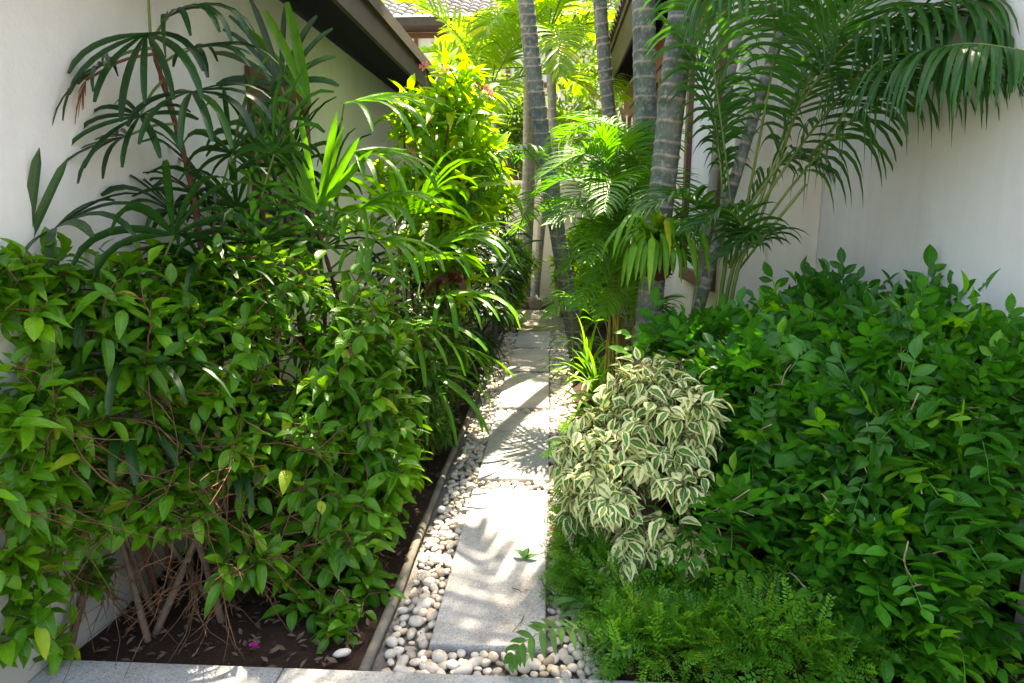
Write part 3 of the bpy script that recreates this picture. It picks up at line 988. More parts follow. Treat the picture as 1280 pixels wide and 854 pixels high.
# -- house beyond the ringed palms
RW, RX = 1.3, .9
RH = thing('house', (3.5, 7, 0), 'tall cream house with brown framed windows behind the ringed palms', 'house')
w = MB()
w.box((RW, 5.1, -.05), (WR + .2, 5.35, 4.3)); w.box((RW, 5.353, -.05), (RW + .2, 12.6, 3.7))
w.build('wall', M['wall'], RH, False)
w = MB(); w.box((WR, .6, -.05), (WR + .2, 5.097, 4.3))
o = w.build('wall', M['wall_white'], RH, False); o['label'] = 'pale grey white wall behind the orange jasmine'
w = MB(); w.box((1.56, 5.02, -.05), (WR - .003, 5.097, 4.3)); w.build('pilaster', M['wall'], RH, False)
FZ0, FZ1 = 3.48, 4.0
s = MB(); y0, y1 = 5.37, 12.9; xa, xb = RX + .03, RW + 2.2; za, zb = FZ0 + .03, FZ0 + .03 + (xb - xa) * .5
s.add([(xa, y0, za), (xa, y1, za), (xb, y1, zb), (xb, y0, zb), (xa, y0, za + .05), (xa, y1, za + .05), (xb, y1, zb + .05), (xb, y0, zb + .05)],
      [(0, 3, 2, 1), (7, 4, 5, 6), (0, 4, 7, 3), (1, 2, 6, 5), (0, 1, 5, 4), (3, 7, 6, 2)])
s.build('soffit', M['soffit'], RH, False)
f = MB(); f.box((RX, y0 - .02, FZ0), (RX + .028, y1, FZ1)); f.box((RX - .03, y0 - .02, FZ1 - .07), (RX - .002, y1, FZ1 + .015))
f.build('fascia', M['fascia'], RH, False)
tiled_roof(RH, (RX - .05, y0, FZ1), (RX - .05, y1, FZ1), (1, 0, .5), 8)
f = MB(); f.box((RW - .05, 5.4, 3.2), (RW - .003, 12.6, 3.56)); f.build('frieze_board', M['frame'], RH, False)
window(RH, RW, -1, 5.45, 6.7, .9, 3.15, 'curtain', .11, 0, .06)
window(RH, RW, -1, 7.6, 9.3, .9, 3.15, 'glass', .11, 1, .06)
window(RH, RW, -1, 10.1, 11.8, .9, 3.15, 'curtain', .11, 1, .06)

# -- low pillar at the front end of the jasmine
pl = thing('wall_pillar', (1.86, 2.15, 0), 'low cream pillar at the front end of the orange jasmine', 'pillar')
m_ = MB(); m_.bevel_box((1.66, 1.9, -.04), (WR - .004, 2.3, .42), .01); m_.build('shaft', M['wall'], pl, False)
m_ = MB(); m_.bevel_box((1.64, 1.88, .423), (WR - .004, 2.32, .5), .01); m_.build('cap', M['wall'], pl, False)

# -- garden wall closing the path
GW = MB(); GW.box((-3.2, 12.15, -.05), (1.29, 12.35, 2.0))
gw = thing('garden_wall', (-1, 12.25, 0), 'bright cream garden wall closing the far end of the path', 'wall')
GW.build('wall', M['wall'], gw, False)
m_ = MB(); m_.bevel_box((-3.24, 12.1, 2.003), (1.29, 12.4, 2.07), .01); m_.build('coping', M['wall'], gw, False)

# -- two storey house far behind
FE = float(P(540, 26, 17.7)[2])
FH = thing('house', (-3, 21, 0), 'two storey cream house with tiled roof far behind the palms', 'house')
m_ = MB(); m_.box((-9, 18.5, -.05), (2.8, 26, FE - .02)); m_.build('wall', M['wall'], FH, False)
m_ = MB(); m_.box((-9.4, 17.75, FE - .06), (3.2, 18.497, FE - .022)); m_.build('soffit', M['fascia'], FH, False)
m_ = MB(); m_.box((-9.4, 17.7, FE - .1), (3.2, 17.747, FE + .1)); m_.build('fascia', M['fascia'], FH, False)
tiled_roof(FH, (-9.4, 17.65, FE + .09), (3.2, 17.65, FE + .09), (0, 1, .52), 15, .26, .34)


def front_window(root, x0, x1, z0, z1, y, fw=.12):
    f = MB()
    for a, b, c, d in ((x0, x0 + fw, z0, z1), (x1 - fw, x1, z0, z1), (x0 + fw, x1 - fw, z1 - fw, z1), (x0 + fw, x1 - fw, z0, z0 + fw), ((x0 + x1) / 2 - .05, (x0 + x1) / 2 + .05, z0 + fw, z1 - fw)):
        f.box((a, y - .07, c), (b, y - .003, d))
    w = f.build('window', M['frame'], root, False)
    p = MB(); p.box((x0 + fw * .5, y - .02, z0 + fw * .5), (x1 - fw * .5, y - .006, z1 - fw * .5)); p.build('pane', M['curtain'], w, False)


WZ = float(P(540, 42, 18.5)[2])
front_window(FH, -4.3, -2.7, WZ - 1.35, WZ, 18.5)
front_window(FH, -7.5, -5.9, WZ - 1.35, WZ, 18.5)
front_window(FH, -1.2, .4, WZ - 1.35, WZ, 18.5)

# =====================================================================================================
#                                               PLANTS
# =====================================================================================================
left_clip = lambda p: p[0] > WL + .03 and p[0] < EDGE + .0
# ---- broad leaved hedge beside the soil bed
blobsA = [(P(60, 400, 2.15), (.2, .3, .26)), (P(170, 390, 2.35), (.28, .32, .24)), (P(260, 400, 2.5), (.3, .32, .28)), (P(330, 350, 2.75), (.26, .34, .2)), (P(120, 520, 2.2), (.26, .26, .2)), (P(20, 470, 1.95), (.16, .2, .26)), (P(40, 600, 1.95), (.14, .18, .14)), (P(20, 370, 1.95), (.16, .22, .16)), (P(130, 640, 2.05), (.16, .16, .1)), (P(20, 335, 1.98), (.14, .2, .08)), (P(20, 590, 1.8), (.12, .16, .14)), (P(15, 500, 1.78), (.1, .16, .14)), (P(90, 720, 2.1), (.12, .12, .1)), (P(310, 690, 2.3), (.16, .2, .14)), (P(220, 620, 2.2), (.16, .16, .12)),
          (P(280, 520, 2.45), (.25, .28, .22))]
grow('broadleaf_shrub', 'large broad leaved shrub with bare twiggy base beside the white wall', 'shrub', G(230, 765), blobsA, 780, None, 'hedge', HEDGE_T, .07, 4.8,
     9, .013, 'broad leaved shrubs in the soil bed', .4, lambda p: p[0] > WL + .03 and p[1] > 1.6 and p[2] < 1.4, spread=.2, bare=170,
     bare_blob=[(P(130, 630, 2.12), (.55, .28, .42)), (P(290, 650, 2.2), (.45, .3, .42)), (P(40, 640, 1.85), (.3, .25, .45)), (P(90, 740, 2.0), (.25, .16, .2)), (P(250, 760, 2.1), (.4, .14, .1))], bare_z=(.04, 1.05), bare_len=(.12, .5))
blobsB = [(P(450, 420, 2.95), (.26, .36, .26)), (P(470, 520, 2.85), (.24, .34, .28)), (P(440, 620, 2.65), (.26, .34, .26)), (P(380, 560, 2.6), (.26, .3, .3)), (P(420, 720, 2.4), (.24, .2, .16)), (P(500, 590, 2.9), (.14, .3, .2))]
grow('broadleaf_shrub', 'glossy leafy shrub leaning over the soil towards the edging rail', 'shrub', G(420, 690), blobsB, 600, None, 'hedge', HEDGE_T, .068, 5.2,
     8, .013, 'broad leaved shrubs in the soil bed', .4, lambda p: left_clip(p) and p[1] > 2.1 and p[2] < 1.38, bare=60, bare_blob=[(P(400, 690, 2.5), (.3, .3, .25))], bare_z=(.05, .5), rnd=(0, .8))
blobsC = [(P(545, 430, 3.9), (.22, .5, .3)), (P(560, 500, 4.0), (.2, .5, .3)), (P(575, 400, 4.8), (.22, .5, .4))]
grow('small_leaved_shrub', 'fine leaved dark shrub with pale tips behind the glossy shrub', 'shrub', (-.85, 4.1, 0), blobsC, 520, None, 'smallleaf', LANCE_T, .055, 6,
     7, .01, None, .4, left_clip, rnd=(0, .8))
grow('leafy_seedling', 'small leafy seedling in the soil corner by the wall and kerb', 'plant', G(20, 800), [(P(18, 775, 1.76), .1), (P(70, 800, 2.0), .1), (P(40, 720, 1.85), .1), (P(10, 690, 1.74), .08)], 46, None, 'hedge', HEDGE_T, .07, 4, 4, .006,
     clip=lambda p: p[0] > WL + .02)
grow('leafy_seedling', 'small round leaved seedling on the soil near the edging rail end', 'plant', G(420, 805), [(P(420, 785, 2.2), .1)], 12, None, 'hedge', HEDGE_T, .065, 4, 2, .005, clip=left_clip)

# ---- lady palms against the white wall
def lp(x, y, D): return P(x, y, D)


D0 = 2.62
tall = [lp(250, 300, 2.7), lp(240, 235, 2.68), lp(218, 150, 2.65), lp(200, 90, 2.63), lp(188, 45, 2.6)]
tall.insert(0, np.array([tall[0][0] + .05, 2.75, -.02]))
fr = lambda x, y, z: np.array([x, y, z], float)
tf = [
    (.95, lp(128, 82, 2.4), fr(-.5, -.25, -.55), fr(-.3, -.3, .9), dict(n=9, L=0.303, w=0.023, droop=.55, spread=250)),
    (.97, lp(183, 42, 2.42), fr(.1, -.5, -.7), fr(0, -.8, .6), dict(n=8, L=0.356, w=0.028, droop=.6, spread=170)),
    (.99, lp(210, 22, 2.55), fr(.85, .0, .25), fr(0, -.3, .95), dict(n=8, L=0.374, w=0.023, droop=.75, spread=150)),
    (1.0, lp(185, -10, 2.55), fr(.1, 0, 1), fr(0, -1, .2), dict(n=6, L=0.356, w=0.024, droop=.2, spread=110)),
    (.85, lp(240, 62, 2.6), fr(.95, .1, .05), fr(0, -.3, .9), dict(n=8, L=0.320, w=0.021, droop=.55, spread=190)),
    (.78, lp(175, 145, 2.45), fr(-.1, -.5, -.5), fr(0, -.9, .4), dict(n=10, L=0.267, w=0.021, droop=.35, spread=300)),
    (.7, lp(240, 115, 2.5), fr(.5, -.4, -.3), fr(.2, -.6, .8), dict(n=8, L=0.339, w=0.027, droop=.6, spread=190)),
    (.6, lp(160, 170, 2.45), fr(-.8, -.3, -.3), fr(-.1, -.4, .9), dict(n=7, L=0.303, w=0.021, droop=.45, spread=170)),
    (.93, lp(108, 100, 2.36), fr(-.2, -.1, -1), fr(-.6, -.6, .3), dict(n=8, L=0.143, w=0.009, droop=.5, spread=150, mat='dead')),
]
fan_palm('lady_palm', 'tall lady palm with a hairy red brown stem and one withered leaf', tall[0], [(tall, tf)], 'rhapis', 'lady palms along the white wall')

stems2 = []
for (bx, by, tz, n) in ((-1.42, 3.0, 1.55, 7), (-1.35, 3.3, 1.4, 7), (-1.45, 3.5, 1.45, 6), (-1.25, 2.95, 1.4, 7), (-1.3, 3.8, 1.4, 6), (-1.4, 2.75, 1.45, 6)):
    pts = [fr(bx, by, -.02), fr(bx + R.normal(0, .03), by, tz * .5), fr(bx + R.normal(0, .05), by + R.normal(0, .05), tz)]
    stems2.append((pts, auto_fans(pts, n, .32, .4, (-5, 70), az=[-10, 200, -70, 250, -120, 30, 300], n=11, w=.024, droop=.5, spread=230)))
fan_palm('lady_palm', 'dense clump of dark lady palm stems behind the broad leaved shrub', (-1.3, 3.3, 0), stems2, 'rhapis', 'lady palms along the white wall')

t3 = [fr(-1.52, 2.45, -.02), fr(-1.5, 2.43, .5), fr(-1.46, 2.42, 1.2)]
fan_palm('lady_palm', 'short lady palm with low arching leaves behind the hedge top', t3[0],
         [(t3, auto_fans(t3, 5, .28, .4, (0, 55), az=[-30, 230, -80, 270, 20, -60], n=9, w=.03, droop=.5, spread=220))], 'rhapis', 'lady palms along the white wall')
t4 = [fr(-1.5, 2.35, -.02), fr(-1.54, 2.2, .7), lp(30, 335, 2.1)]
t4f = [(1., lp(32, 314, 2.1), fr(.03, 0, 1), fr(.25, -.9, 0), dict(n=4, L=.34, w=.034, cup=.0, droop=.05, spread=72, blunt=False)),
       (.9, lp(70, 285, 2.15), fr(.8, -.1, .2), fr(0, -.4, .9), dict(n=7, L=.3, w=.03, droop=.45, spread=170))]
fan_palm('lady_palm', 'lady palm at the photo edge holding stiff upright blades against the wall', t4[0], [(t4, t4f)], 'rhapis', 'lady palms along the white wall')
# bluish upright fan and the bright arching fan palm in the sun
t5 = [fr(-1.3, 3.45, 0), lp(362, 190, 3.4), lp(362, 150, 3.4)]
fan_palm('fan_palm', 'young fan palm with one blue grey upright leaf under the eave', t5[0],
         [(t5, [(1., lp(352, 108, 3.4), fr(-.1, 0, 1), fr(.2, -1, .2), dict(n=11, L=.36, w=.028, droop=.25, spread=170)),
                (.98, lp(388, 130, 3.4), fr(-.28, 0, 1), fr(-.4, -.8, .3), dict(n=3, L=.42, w=.05, droop=.1, spread=34, mat='bright_fan'))])], 'rhapis_dark')
t6 = [fr(-1.05, 3.5, 0), fr(-1.07, 3.5, .8), lp(398, 285, 3.4)]
t6f = [(1., lp(398, 268, 3.38), fr(-.05, -.1, 1), fr(.2, -1, .1), dict(n=10, L=.5, w=.036, droop=.1, spread=95, blunt=False)),
       (.95, lp(450, 262, 3.5), fr(.8, -.2, .2), fr(0, -.3, 1), dict(n=9, L=.46, w=.034, droop=.5, spread=170)),
       (.9, lp(440, 190, 3.6), fr(.8, -.1, -.1), fr(.1, -.2, 1), dict(n=12, L=.5, w=.03, droop=.55, spread=130)),
       (.92, lp(430, 130, 3.7), fr(.95, .0, .05), fr(.0, -.25, 1), dict(n=12, L=.55, w=.028, droop=.5, spread=110)),
       (.85, lp(470, 300, 3.4), fr(.7, -.5, -.1), fr(.2, -.2, 1), dict(n=10, L=.42, w=.034, droop=.55, spread=170)),
       (.8, lp(430, 340, 3.3), fr(.5, -.7, -.1), fr(.1, -.3, 1), dict(n=10, L=.4, w=.036, droop=.6, spread=170))]
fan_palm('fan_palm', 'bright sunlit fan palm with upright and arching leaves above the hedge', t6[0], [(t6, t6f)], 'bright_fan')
t7 = [fr(-.95, 4.1, 0), fr(-.95, 4.1, .7), lp(500, 310, 4.1)]
fan_palm('fan_palm', 'drooping fan palm with shining leaves over the fine leaved shrub', t7[0],
         [(t7, auto_fans(t7, 11, .3, .5, (-15, 60), az=[-20, -80, -140, 20, -50, 200], n=11, w=.032, droop=.65, spread=180))], 'bright_fan')
# dark fan palms nearer the end of the bed
for (bx, by, h, lb) in ((-.95, 5.6, 1.25, 'dark blue green fan palm overhanging the path halfway along the bed'),
                        (-.85, 6.7, 1.5, 'dark fan palm with dense leaves near the far slabs'),
                        (-.9, 7.9, 1.7, 'dark fan palm standing last before the path end')):
    sts = []
    for k in range(3):
        pts = [fr(bx + R.normal(0, .06), by + R.normal(0, .1), -.02), fr(bx + R.normal(0, .06), by, h * .5), fr(bx + R.normal(0, .1), by + R.normal(0, .15), h * (1 - .22 * k))]
        sts.append((pts, auto_fans(pts, 9, .3, .42, (-20, 60), n=10, w=.03, droop=.65, spread=220)))
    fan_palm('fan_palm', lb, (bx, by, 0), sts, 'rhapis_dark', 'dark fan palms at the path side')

# ---- flowering shrub in full sun
fb = [(P(560, 170, 5.0), (.36, .4, .4)), (P(545, 250, 4.9), (.42, .45, .4)), (P(575, 115, 5.0), (.2, .22, .2)), (P(600, 230, 5.3), (.28, .4, .36)), (P(520, 140, 5.0), (.18, .2, .2)), (P(560, 330, 5.0), (.3, .3, .3))]
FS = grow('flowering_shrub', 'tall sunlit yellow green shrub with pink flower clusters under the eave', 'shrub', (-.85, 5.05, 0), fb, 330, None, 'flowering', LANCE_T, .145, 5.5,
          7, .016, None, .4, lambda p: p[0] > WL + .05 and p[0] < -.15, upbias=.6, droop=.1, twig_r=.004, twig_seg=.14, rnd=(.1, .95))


def flower_head(root, p, r=.045, n=22, mat='pink'):
    mb = MB(); t = leaf_tmpl(.45, 3, .2, .2, .6)
    d = nz(R.normal(size=(n, 3)) + [0, 0, .5])
    mb.instances(t, np.asarray(p) + d * r * .25, d, nz(R.normal(size=(n, 3))), R.uniform(.5, .9, n) * r, R.random(n))
    st = MB(); q = np.asarray(p, float); st_top = q
    mb.tube(np.array([q + [0, 0, -.22], q + [.01, 0, -.1], q]), [.004, .003, .002], 5, 1)
    return mb.build('flower_cluster', [M[mat], M['rachis']], root)


for x, y, D in ((531, 84, 5.0), (556, 90, 4.95), (606, 112, 5.0), (612, 120, 5.05), (513, 190, 4.6), (598, 108, 5.0), (517, 202, 4.6)):
    flower_head(FS, P(x, y, D))

# burgundy leaves by the path
bl = rosette('burgundy_plant', 'plant with drooping burgundy leaves among the dark fans', 'plant', P(560, 350, 4.35), 7, .2, .06, 'burgundy', (0, 45), 1.1, azr=(-140, 40))
m_ = MB(); b0 = P(560, 350, 4.35); m_.tube(catmull([fr(b0[0] - .05, b0[1] + .05, 0), fr(b0[0] - .02, b0[1], b0[2] * .6), b0], 8), .008, 6)
m_.build('stem', M['stem'], bl)
# low strap plants along the left edge
for k, (x, D, mat, lb) in enumerate(((-.78, 5.2, 'rhapis_dark', 'low tuft of dark strap leaves beside the edging, nearest of the tufts'),
                                     (-.75, 6.0, 'rhapis_dark', 'low tuft of dark strap leaves beside the edging, middle of the tufts'),
                                     (-.76, 6.9, 'rhapis', 'low tuft of strap leaves beside the edging below the dark fans'),
                                     (-.8, 7.8, 'rhapis', 'low tuft of strap leaves at the far end of the edging'))):
    rosette('grassy_tuft', lb, 'plant', (x, D, .02), 34, .42, .02, mat, (20, 85), .9, 'strap leaved tufts along the edging')

# ---- ringed palms
A = [P(724, 442, 7.2), P(708, 350, 7.2), P(690, 260, 7.2), P(675, 170, 7.2), P(662, 80, 7.2), P(650, 0, 7.2)]
A[0][2] = -.03
A += [A[-1] + [-.15, .05, 3.2], A[-1] + [-.18, .1, 7.2]]
palm('leaning ringed palm trunk rising beside the far slabs with a dark hanging frond', A, .088, .078, 8, 2.2, gap=.11, az0=20)
B = [P(790, 420, 8.2), P(776, 260, 8.2), P(765, 180, 8.2), P(752, 80, 8.2), P(742, 0, 8.2)]
B[0][2] = -.03
B += [B[-1] + [-.1, 0, 4.0], B[-1] + [-.1, 0, 8.8]]
palm('slim ringed palm trunk in front of the brown fascia', B, .082, .07, 7, 2.1, gap=.115, azlist=[-20, 25, 70, 105, 200, 250, 300])
C_ = [P(818, 425, 5.8), P(812, 300, 5.8), P(807, 180, 5.8), P(803, 90, 5.8), P(799, 0, 5.8)]
C_[0][2] = -.03
C_ += [C_[-1] + [-.03, 0, 1.1], C_[-1] + [-.02, 0, 2.3]]
palm('straight ringed palm trunk just behind the basket trunk', C_, .095, .09, 7, 2.0, gap=.13, az0=25, nl=32, lw=.028, els=(15, 80))
Dp = [P(796, 500, 4.6), P(803, 440, 4.6), P(815, 350, 4.6), P(830, 230, 4.6), P(840, 130, 4.6), P(852, 0, 4.6)]
Dp[0][2] = -.03
Dp += [Dp[-1] + [.08, 0, .9], Dp[-1] + [.15, .0, 1.9]]
palm('thickest ringed palm trunk carrying a husk basket of strap leaves', Dp, .088, .086, 9, 2.2, gap=.105, azlist=[112, -60, -35, 136, 0, 30, 88, 160, 60])
E = [P(862, 400, 4.5), P(885, 335, 4.5), P(910, 240, 4.5), P(940, 150, 4.5), P(965, 75, 4.5), P(985, 0, 4.5)]
E[0][2] = max(0, E[0][2]); E.insert(0, fr(E[0][0] - .12, 4.5, -.03))
E += [E[-1] + [.2, 0, .6], E[-1] + [.33, 0, 1.2]]
palm('thin dark palm trunk slanting away across the cream wall', E, .04, .034, 8, 1.9, gap=.08, az0=70, LL=.42, els=(10, 70))
F = [P(862, 420, 4.85), P(876, 300, 4.85), P(890, 220, 4.85), P(908, 120, 4.85), P(920, 40, 4.85)]
F.insert(0, fr(F[0][0] - .02, 4.85, -.03)); F += [F[-1] + [.1, 0, .6]]
palm('thin pale palm stem between the thickest trunk and slanting trunk', F, .036, .03, 6, 1.2, gap=.11, tmat='trunk_pale', azlist=[-70, -30, 5, 40, 80, -100], LL=.34, els=(20, 70), shaft=.35)

# ---- areca palms
def areca(label, base, canes, fronds, group='feathery areca palms', lmat='areca', cr=.013, cane_mat='cane'):
    root = thing('areca_palm', (base[0], base[1], 0), label, 'palm', group)
    for q in canes:
        c = MB(); C = catmull(q, 24); c.tube(C, np.linspace(cr, cr * .6, 24) * (1 + .06 * (np.arange(24) % 4 == 0)), 7)
        c.build('cane', M[cane_mat], root)
    for pts, op in fronds:
        o = dict(op); mm = o.pop('mat', lmat)
        f = MB(); frond_geo(f, pts, **o); f.build('frond', [M[mm], M['rachis']], root)
    return root


# big arching fronds in front of the grey white wall
gb = P(912, 352, 4.2)
canesG = [[fr(gb[0] - .1, 4.2, -.02), gb, P(940, 300, 4.2), P(962, 240, 4.2)],
          [fr(gb[0] - .07, 4.25, -.02), P(905, 340, 4.25), P(930, 270, 4.2), P(985, 190, 4.1)],
          [fr(gb[0] - .06, 4.15, -.02), P(920, 345, 4.1), P(960, 290, 4.05), P(1008, 230, 4.0)]]
frG = [
    ([P(940, 300, 4.15), P(1000, 220, 4.0), P(1075, 140, 3.8), P(1160, 85, 3.6), P(1230, 68, 3.45), P(1300, 85, 3.3)], dict(nl=36, L=.66, w=.022, start=.2, droop=1.6, sweep=(20, 50), vee=-.1, rbase=.35)),
    ([P(962, 240, 4.2), P(985, 170, 4.1), P(1015, 90, 3.9), P(1060, 20, 3.7), P(1130, -45, 3.5), P(1220, -70, 3.3)], dict(nl=38, L=.56, w=.023, start=.25, droop=.6, sweep=(20, 55), vee=.1, rbase=.45)),
    ([P(935, 280, 4.2), P(1010, 170, 4.0), P(1100, 70, 3.7), P(1200, 10, 3.45), P(1320, -5, 3.2)], dict(nl=40, L=.66, w=.022, start=.2, droop=1.3, sweep=(20, 55), vee=-.1, rbase=.3)),
    ([P(925, 300, 4.2), P(950, 170, 4.0), P(968, 60, 3.8), P(960, -20, 3.6), P(930, -50, 3.4), P(890, -20, 3.3)], dict(nl=34, L=.5, w=.022, start=.4, droop=1.8, sweep=(15, 50), vee=-.1, rbase=.4)),
    ([P(905, 320, 4.3), P(900, 200, 4.3), P(880, 100, 4.4), P(830, 30, 4.5)], dict(nl=30, L=.42, w=.022, start=.2, droop=.6, rbase=.4)),
    ([P(930, 300, 4.2), P(1000, 130, 4.1), P(1060, 20, 4.2), P(1100, -80, 4.2)], dict(nl=34, L=.5, w=.022, start=.2, droop=.5, rbase=.35)),
    ([P(912, 330, 4.25), P(880, 265, 4.1), P(850, 245, 4.0), P(810, 262, 3.9)], dict(nl=24, L=.3, w=.022, start=.2, droop=.6, rbase=.5)),
    ([P(912, 335, 4.2), P(930, 290, 4.05), P(905, 262, 3.9), P(868, 285, 3.8)], dict(nl=24, L=.3, w=.022, start=.2, droop=.7, rbase=.4)),
    ([P(1085, 60, 3.9), P(1160, 15, 3.6), P(1250, 25, 3.3), P(1330, 60, 3.1)], dict(nl=36, L=.6, w=.022, start=.1, droop=1.6, rbase=.25, sweep=(15, 50), vee=-.1)),
    ([P(1000, 130, 4.0), P(1060, 55, 3.8), P(1150, 10, 3.6), P(1240, 0, 3.4), P(1330, 20, 3.2)], dict(nl=38, L=.58, w=.022, start=.1, droop=1.0, sweep=(20, 50), vee=-.05, rbase=.25)),
    ([P(1010, 200, 4.05), P(1080, 115, 3.7), P(1150, 70, 3.3), P(1210, 55, 3.0), P(1290, 65, 2.75)], dict(nl=36, L=.5, w=.024, start=.2, droop=1.5, sweep=(20, 50), vee=-.1, rbase=.2)),
    ([P(920, 310, 4.3), P(905, 180, 4.3), P(890, 70, 4.2), P(880, -20, 4.0), P(900, -70, 3.8)], dict(nl=32, L=.42, w=.022, start=.2, droop=1.2, sweep=(20, 50), vee=0, rbase=.25)),
    ([P(915, 330, 4.4), P(940, 250, 4.4), P(985, 200, 4.3), P(1030, 210, 4.2)], dict(nl=26, L=.34, w=.022, start=.2, droop=1.2, rbase=.25)),
    ([P(925, 335, 4.2), P(950, 300, 4.1), P(940, 290, 3.95), P(905, 320, 3.85)], dict(nl=24, L=.28, w=.02, start=.2, droop=.9, rbase=.25)),
    ([P(915, 330, 4.5), P(900, 180, 4.6), P(870, 60, 4.7), P(860, -30, 4.7)], dict(nl=34, L=.42, w=.022, start=.25, droop=.8, rbase=.2)),
    ([P(930, 310, 4.3), P(985, 150, 4.3), P(1010, 40, 4.4), P(1005, -60, 4.4)], dict(nl=36, L=.46, w=.024, start=.25, droop=.9, rbase=.25)),
]
areca('large areca palm arching long fronds across the grey white wall', gb, canesG, frG, lmat='palm', cr=.014, cane_mat='rachis')

# fine clump with yellow canes
cb = np.array([.62, 5.3, 0])
cn, fn = [], []
targets = [(705, 235, 5.2), (722, 205, 5.1), (745, 185, 5.2), (735, 270, 4.9), (770, 195, 5.3), (800, 215, 5.3), (838, 235, 5.1), (728, 250, 5.0), (762, 240, 4.8), (790, 250, 4.9), (750, 300, 4.8), (850, 290, 4.9), (780, 175, 5.6), (822, 180, 5.6), (730, 165, 5.7), (775, 300, 4.9), (800, 285, 5.0), (755, 220, 5.5), (830, 260, 5.3), (845, 320, 5.2), (690, 270, 5.4)]
for k, (x, y, D) in enumerate(targets):
    b = cb + np.append(R.normal(0, .09, 2), -.02)
    t = P(x, y, D); top = b + (t - b) * .5; top[2] = max(.5, t[2] * .85) + .12
    top[:2] = b[:2] + (t[:2] - b[:2]) * .38
    mid = b * .55 + top * .45; mid[2] = top[2] * .5
    cn.append([b, mid, top])
    over = t + (t - top) * [.8, .8, 0] - [0, 0, .04 + .1 * R.random()]
    fn.append(([top, (top + t) / 2 + [0, 0, .12], t + [0, 0, .06], over], dict(nl=30, L=.3, w=.018, start=.12, droop=.4, sweep=(20, 55), vee=.3, rr=(.007, .002), rbase=.5 + R.normal(0, .15))))
for k, (x, y, D) in enumerate(((715, 385, 5.0), (740, 370, 4.8), (770, 380, 4.8), (800, 360, 5.0), (820, 390, 5.1), (760, 340, 4.9), (730, 330, 5.1), (790, 320, 5.0))):
    b = cb + np.append(R.normal(0, .08, 2), .03); t = P(x, y, D)
    fn.append(([b, b * .45 + t * .55 + [0, 0, .2], t + [0, 0, .08], t + (t - b) * [.4, .4, 0] - [0, 0, .05]], dict(nl=24, L=.24, w=.015, start=.35, droop=.5, sweep=(20, 55), vee=.25, rr=(.005, .002), rbase=.6)))
areca('feathery areca clump of yellow canes beside the far slabs', cb, cn, fn)
# frond hanging over the path from the leaning trunk
ar = areca('slim areca palm holding one dark arching frond over the path', (.22, 5.9, 0), [[fr(.22, 5.9, -.02), fr(.16, 5.85, .9), P(674, 208, 5.6)]],
           [([P(674, 208, 5.6), P(655, 186, 5.4), P(625, 190, 5.1), P(598, 220, 4.8), P(582, 262, 4.6)], dict(nl=36, L=.26, w=.02, start=.06, droop=.9, rbase=.3, sweep=(15, 50))),
            ([P(674, 208, 5.6), P(668, 240, 5.4), P(655, 270, 5.2), P(632, 320, 5.1)], dict(nl=20, L=.3, w=.01, start=.3, droop=.6, rbase=.3))], lmat='palm', cane_mat='rachis', cr=.009)

# strap tufts at the foot of the palms
for (x, y, n, L, mat, lb) in ((.36, 6.3, 30, .55, 'strap', 'bright strap leaved tuft at the foot of the leaning trunk'),
                              (.4, 5.5, 34, .5, 'strap', 'bright strap leaved tuft at the foot of the yellow canes'),
                              (.42, 4.6, 36, .5, 'strap', 'arching strap leaved tuft behind the variegated ficus'),
                              (.35, 7.6, 26, .5, 'areca', 'pale strap leaved tuft beside the farthest slab'),
                              (.75, 5.0, 30, .6, 'strap', 'strap leaved tuft between the yellow canes and thickest trunk')):
    rosette('strap_plant', lb, 'plant', (x, y, .02), n, L, .03, mat, (25, 85), .9, 'strap leaved plants under the palms')

# husk basket with strap leaves on the thickest trunk
hb = P(822, 328, 4.42)
tk = thing('hanging_plant', hb - [0, 0, .1], 'husk basket with drooping strap leaves tied to the thickest trunk', 'hanging plant')
m_ = MB()
pr = [(.0, -.14), (.06, -.125), (.1, -.08), (.118, -.01), (.105, .05), (.075, .09), (.04, .11), (0, .115)]
v, q = [], []
for i, (r, z) in enumerate(pr):
    for j in range(18):
        a = j * 2 * math.pi / 18; rr_ = .8 * max(.001, r) * (1 + .12 * math.sin(3 * a + z * 20) + R.normal(0, .06))
        v.append(hb + [math.cos(a) * rr_ * 1.15, math.sin(a) * rr_ * .8, z * .8 + R.normal(0, .008)])
for i in range(len(pr) - 1):
    for j in range(18): q.append((i * 18 + j, i * 18 + (j + 1) % 18, (i + 1) * 18 + (j + 1) % 18, (i + 1) * 18 + j))
m_.add(v, q); m_.build('husk', M['coir'], tk)
m_ = MB()
for k in range(44):
    az = -95 + R.uniform(-85, 85); q = arc(hb + [R.normal(0, .05), -.07 + R.normal(0, .03), .1], az, R.uniform(40, 85), R.uniform(.3, .68), R.uniform(1.8, 3.2), 8)
    s_ = nz(np.cross(q[1] - q[0], UP)); m_.strip(q, R.uniform(.035, .052) * np.array([.6, .85, 1, 1, 1, .95, .85, .6, .1]), np.cross(s_, nz(q[1] - q[0])), .35, 0, float(np.clip(R.normal(.6, .2), 0, 1)))
m_.build('strap_leaves', M['strap'], tk)
m_ = MB(); d0 = P(818, 335, 4.6)
for z in (-.04, .03):
    an = np.linspace(0, 2 * math.pi, 25); m_.tube(np.stack([d0[0] + .118 * np.cos(an), d0[1] + .118 * np.sin(an), np.full(25, d0[2] + z)], 1), .004, 5)
m_.build('tie', M['twig'], tk)

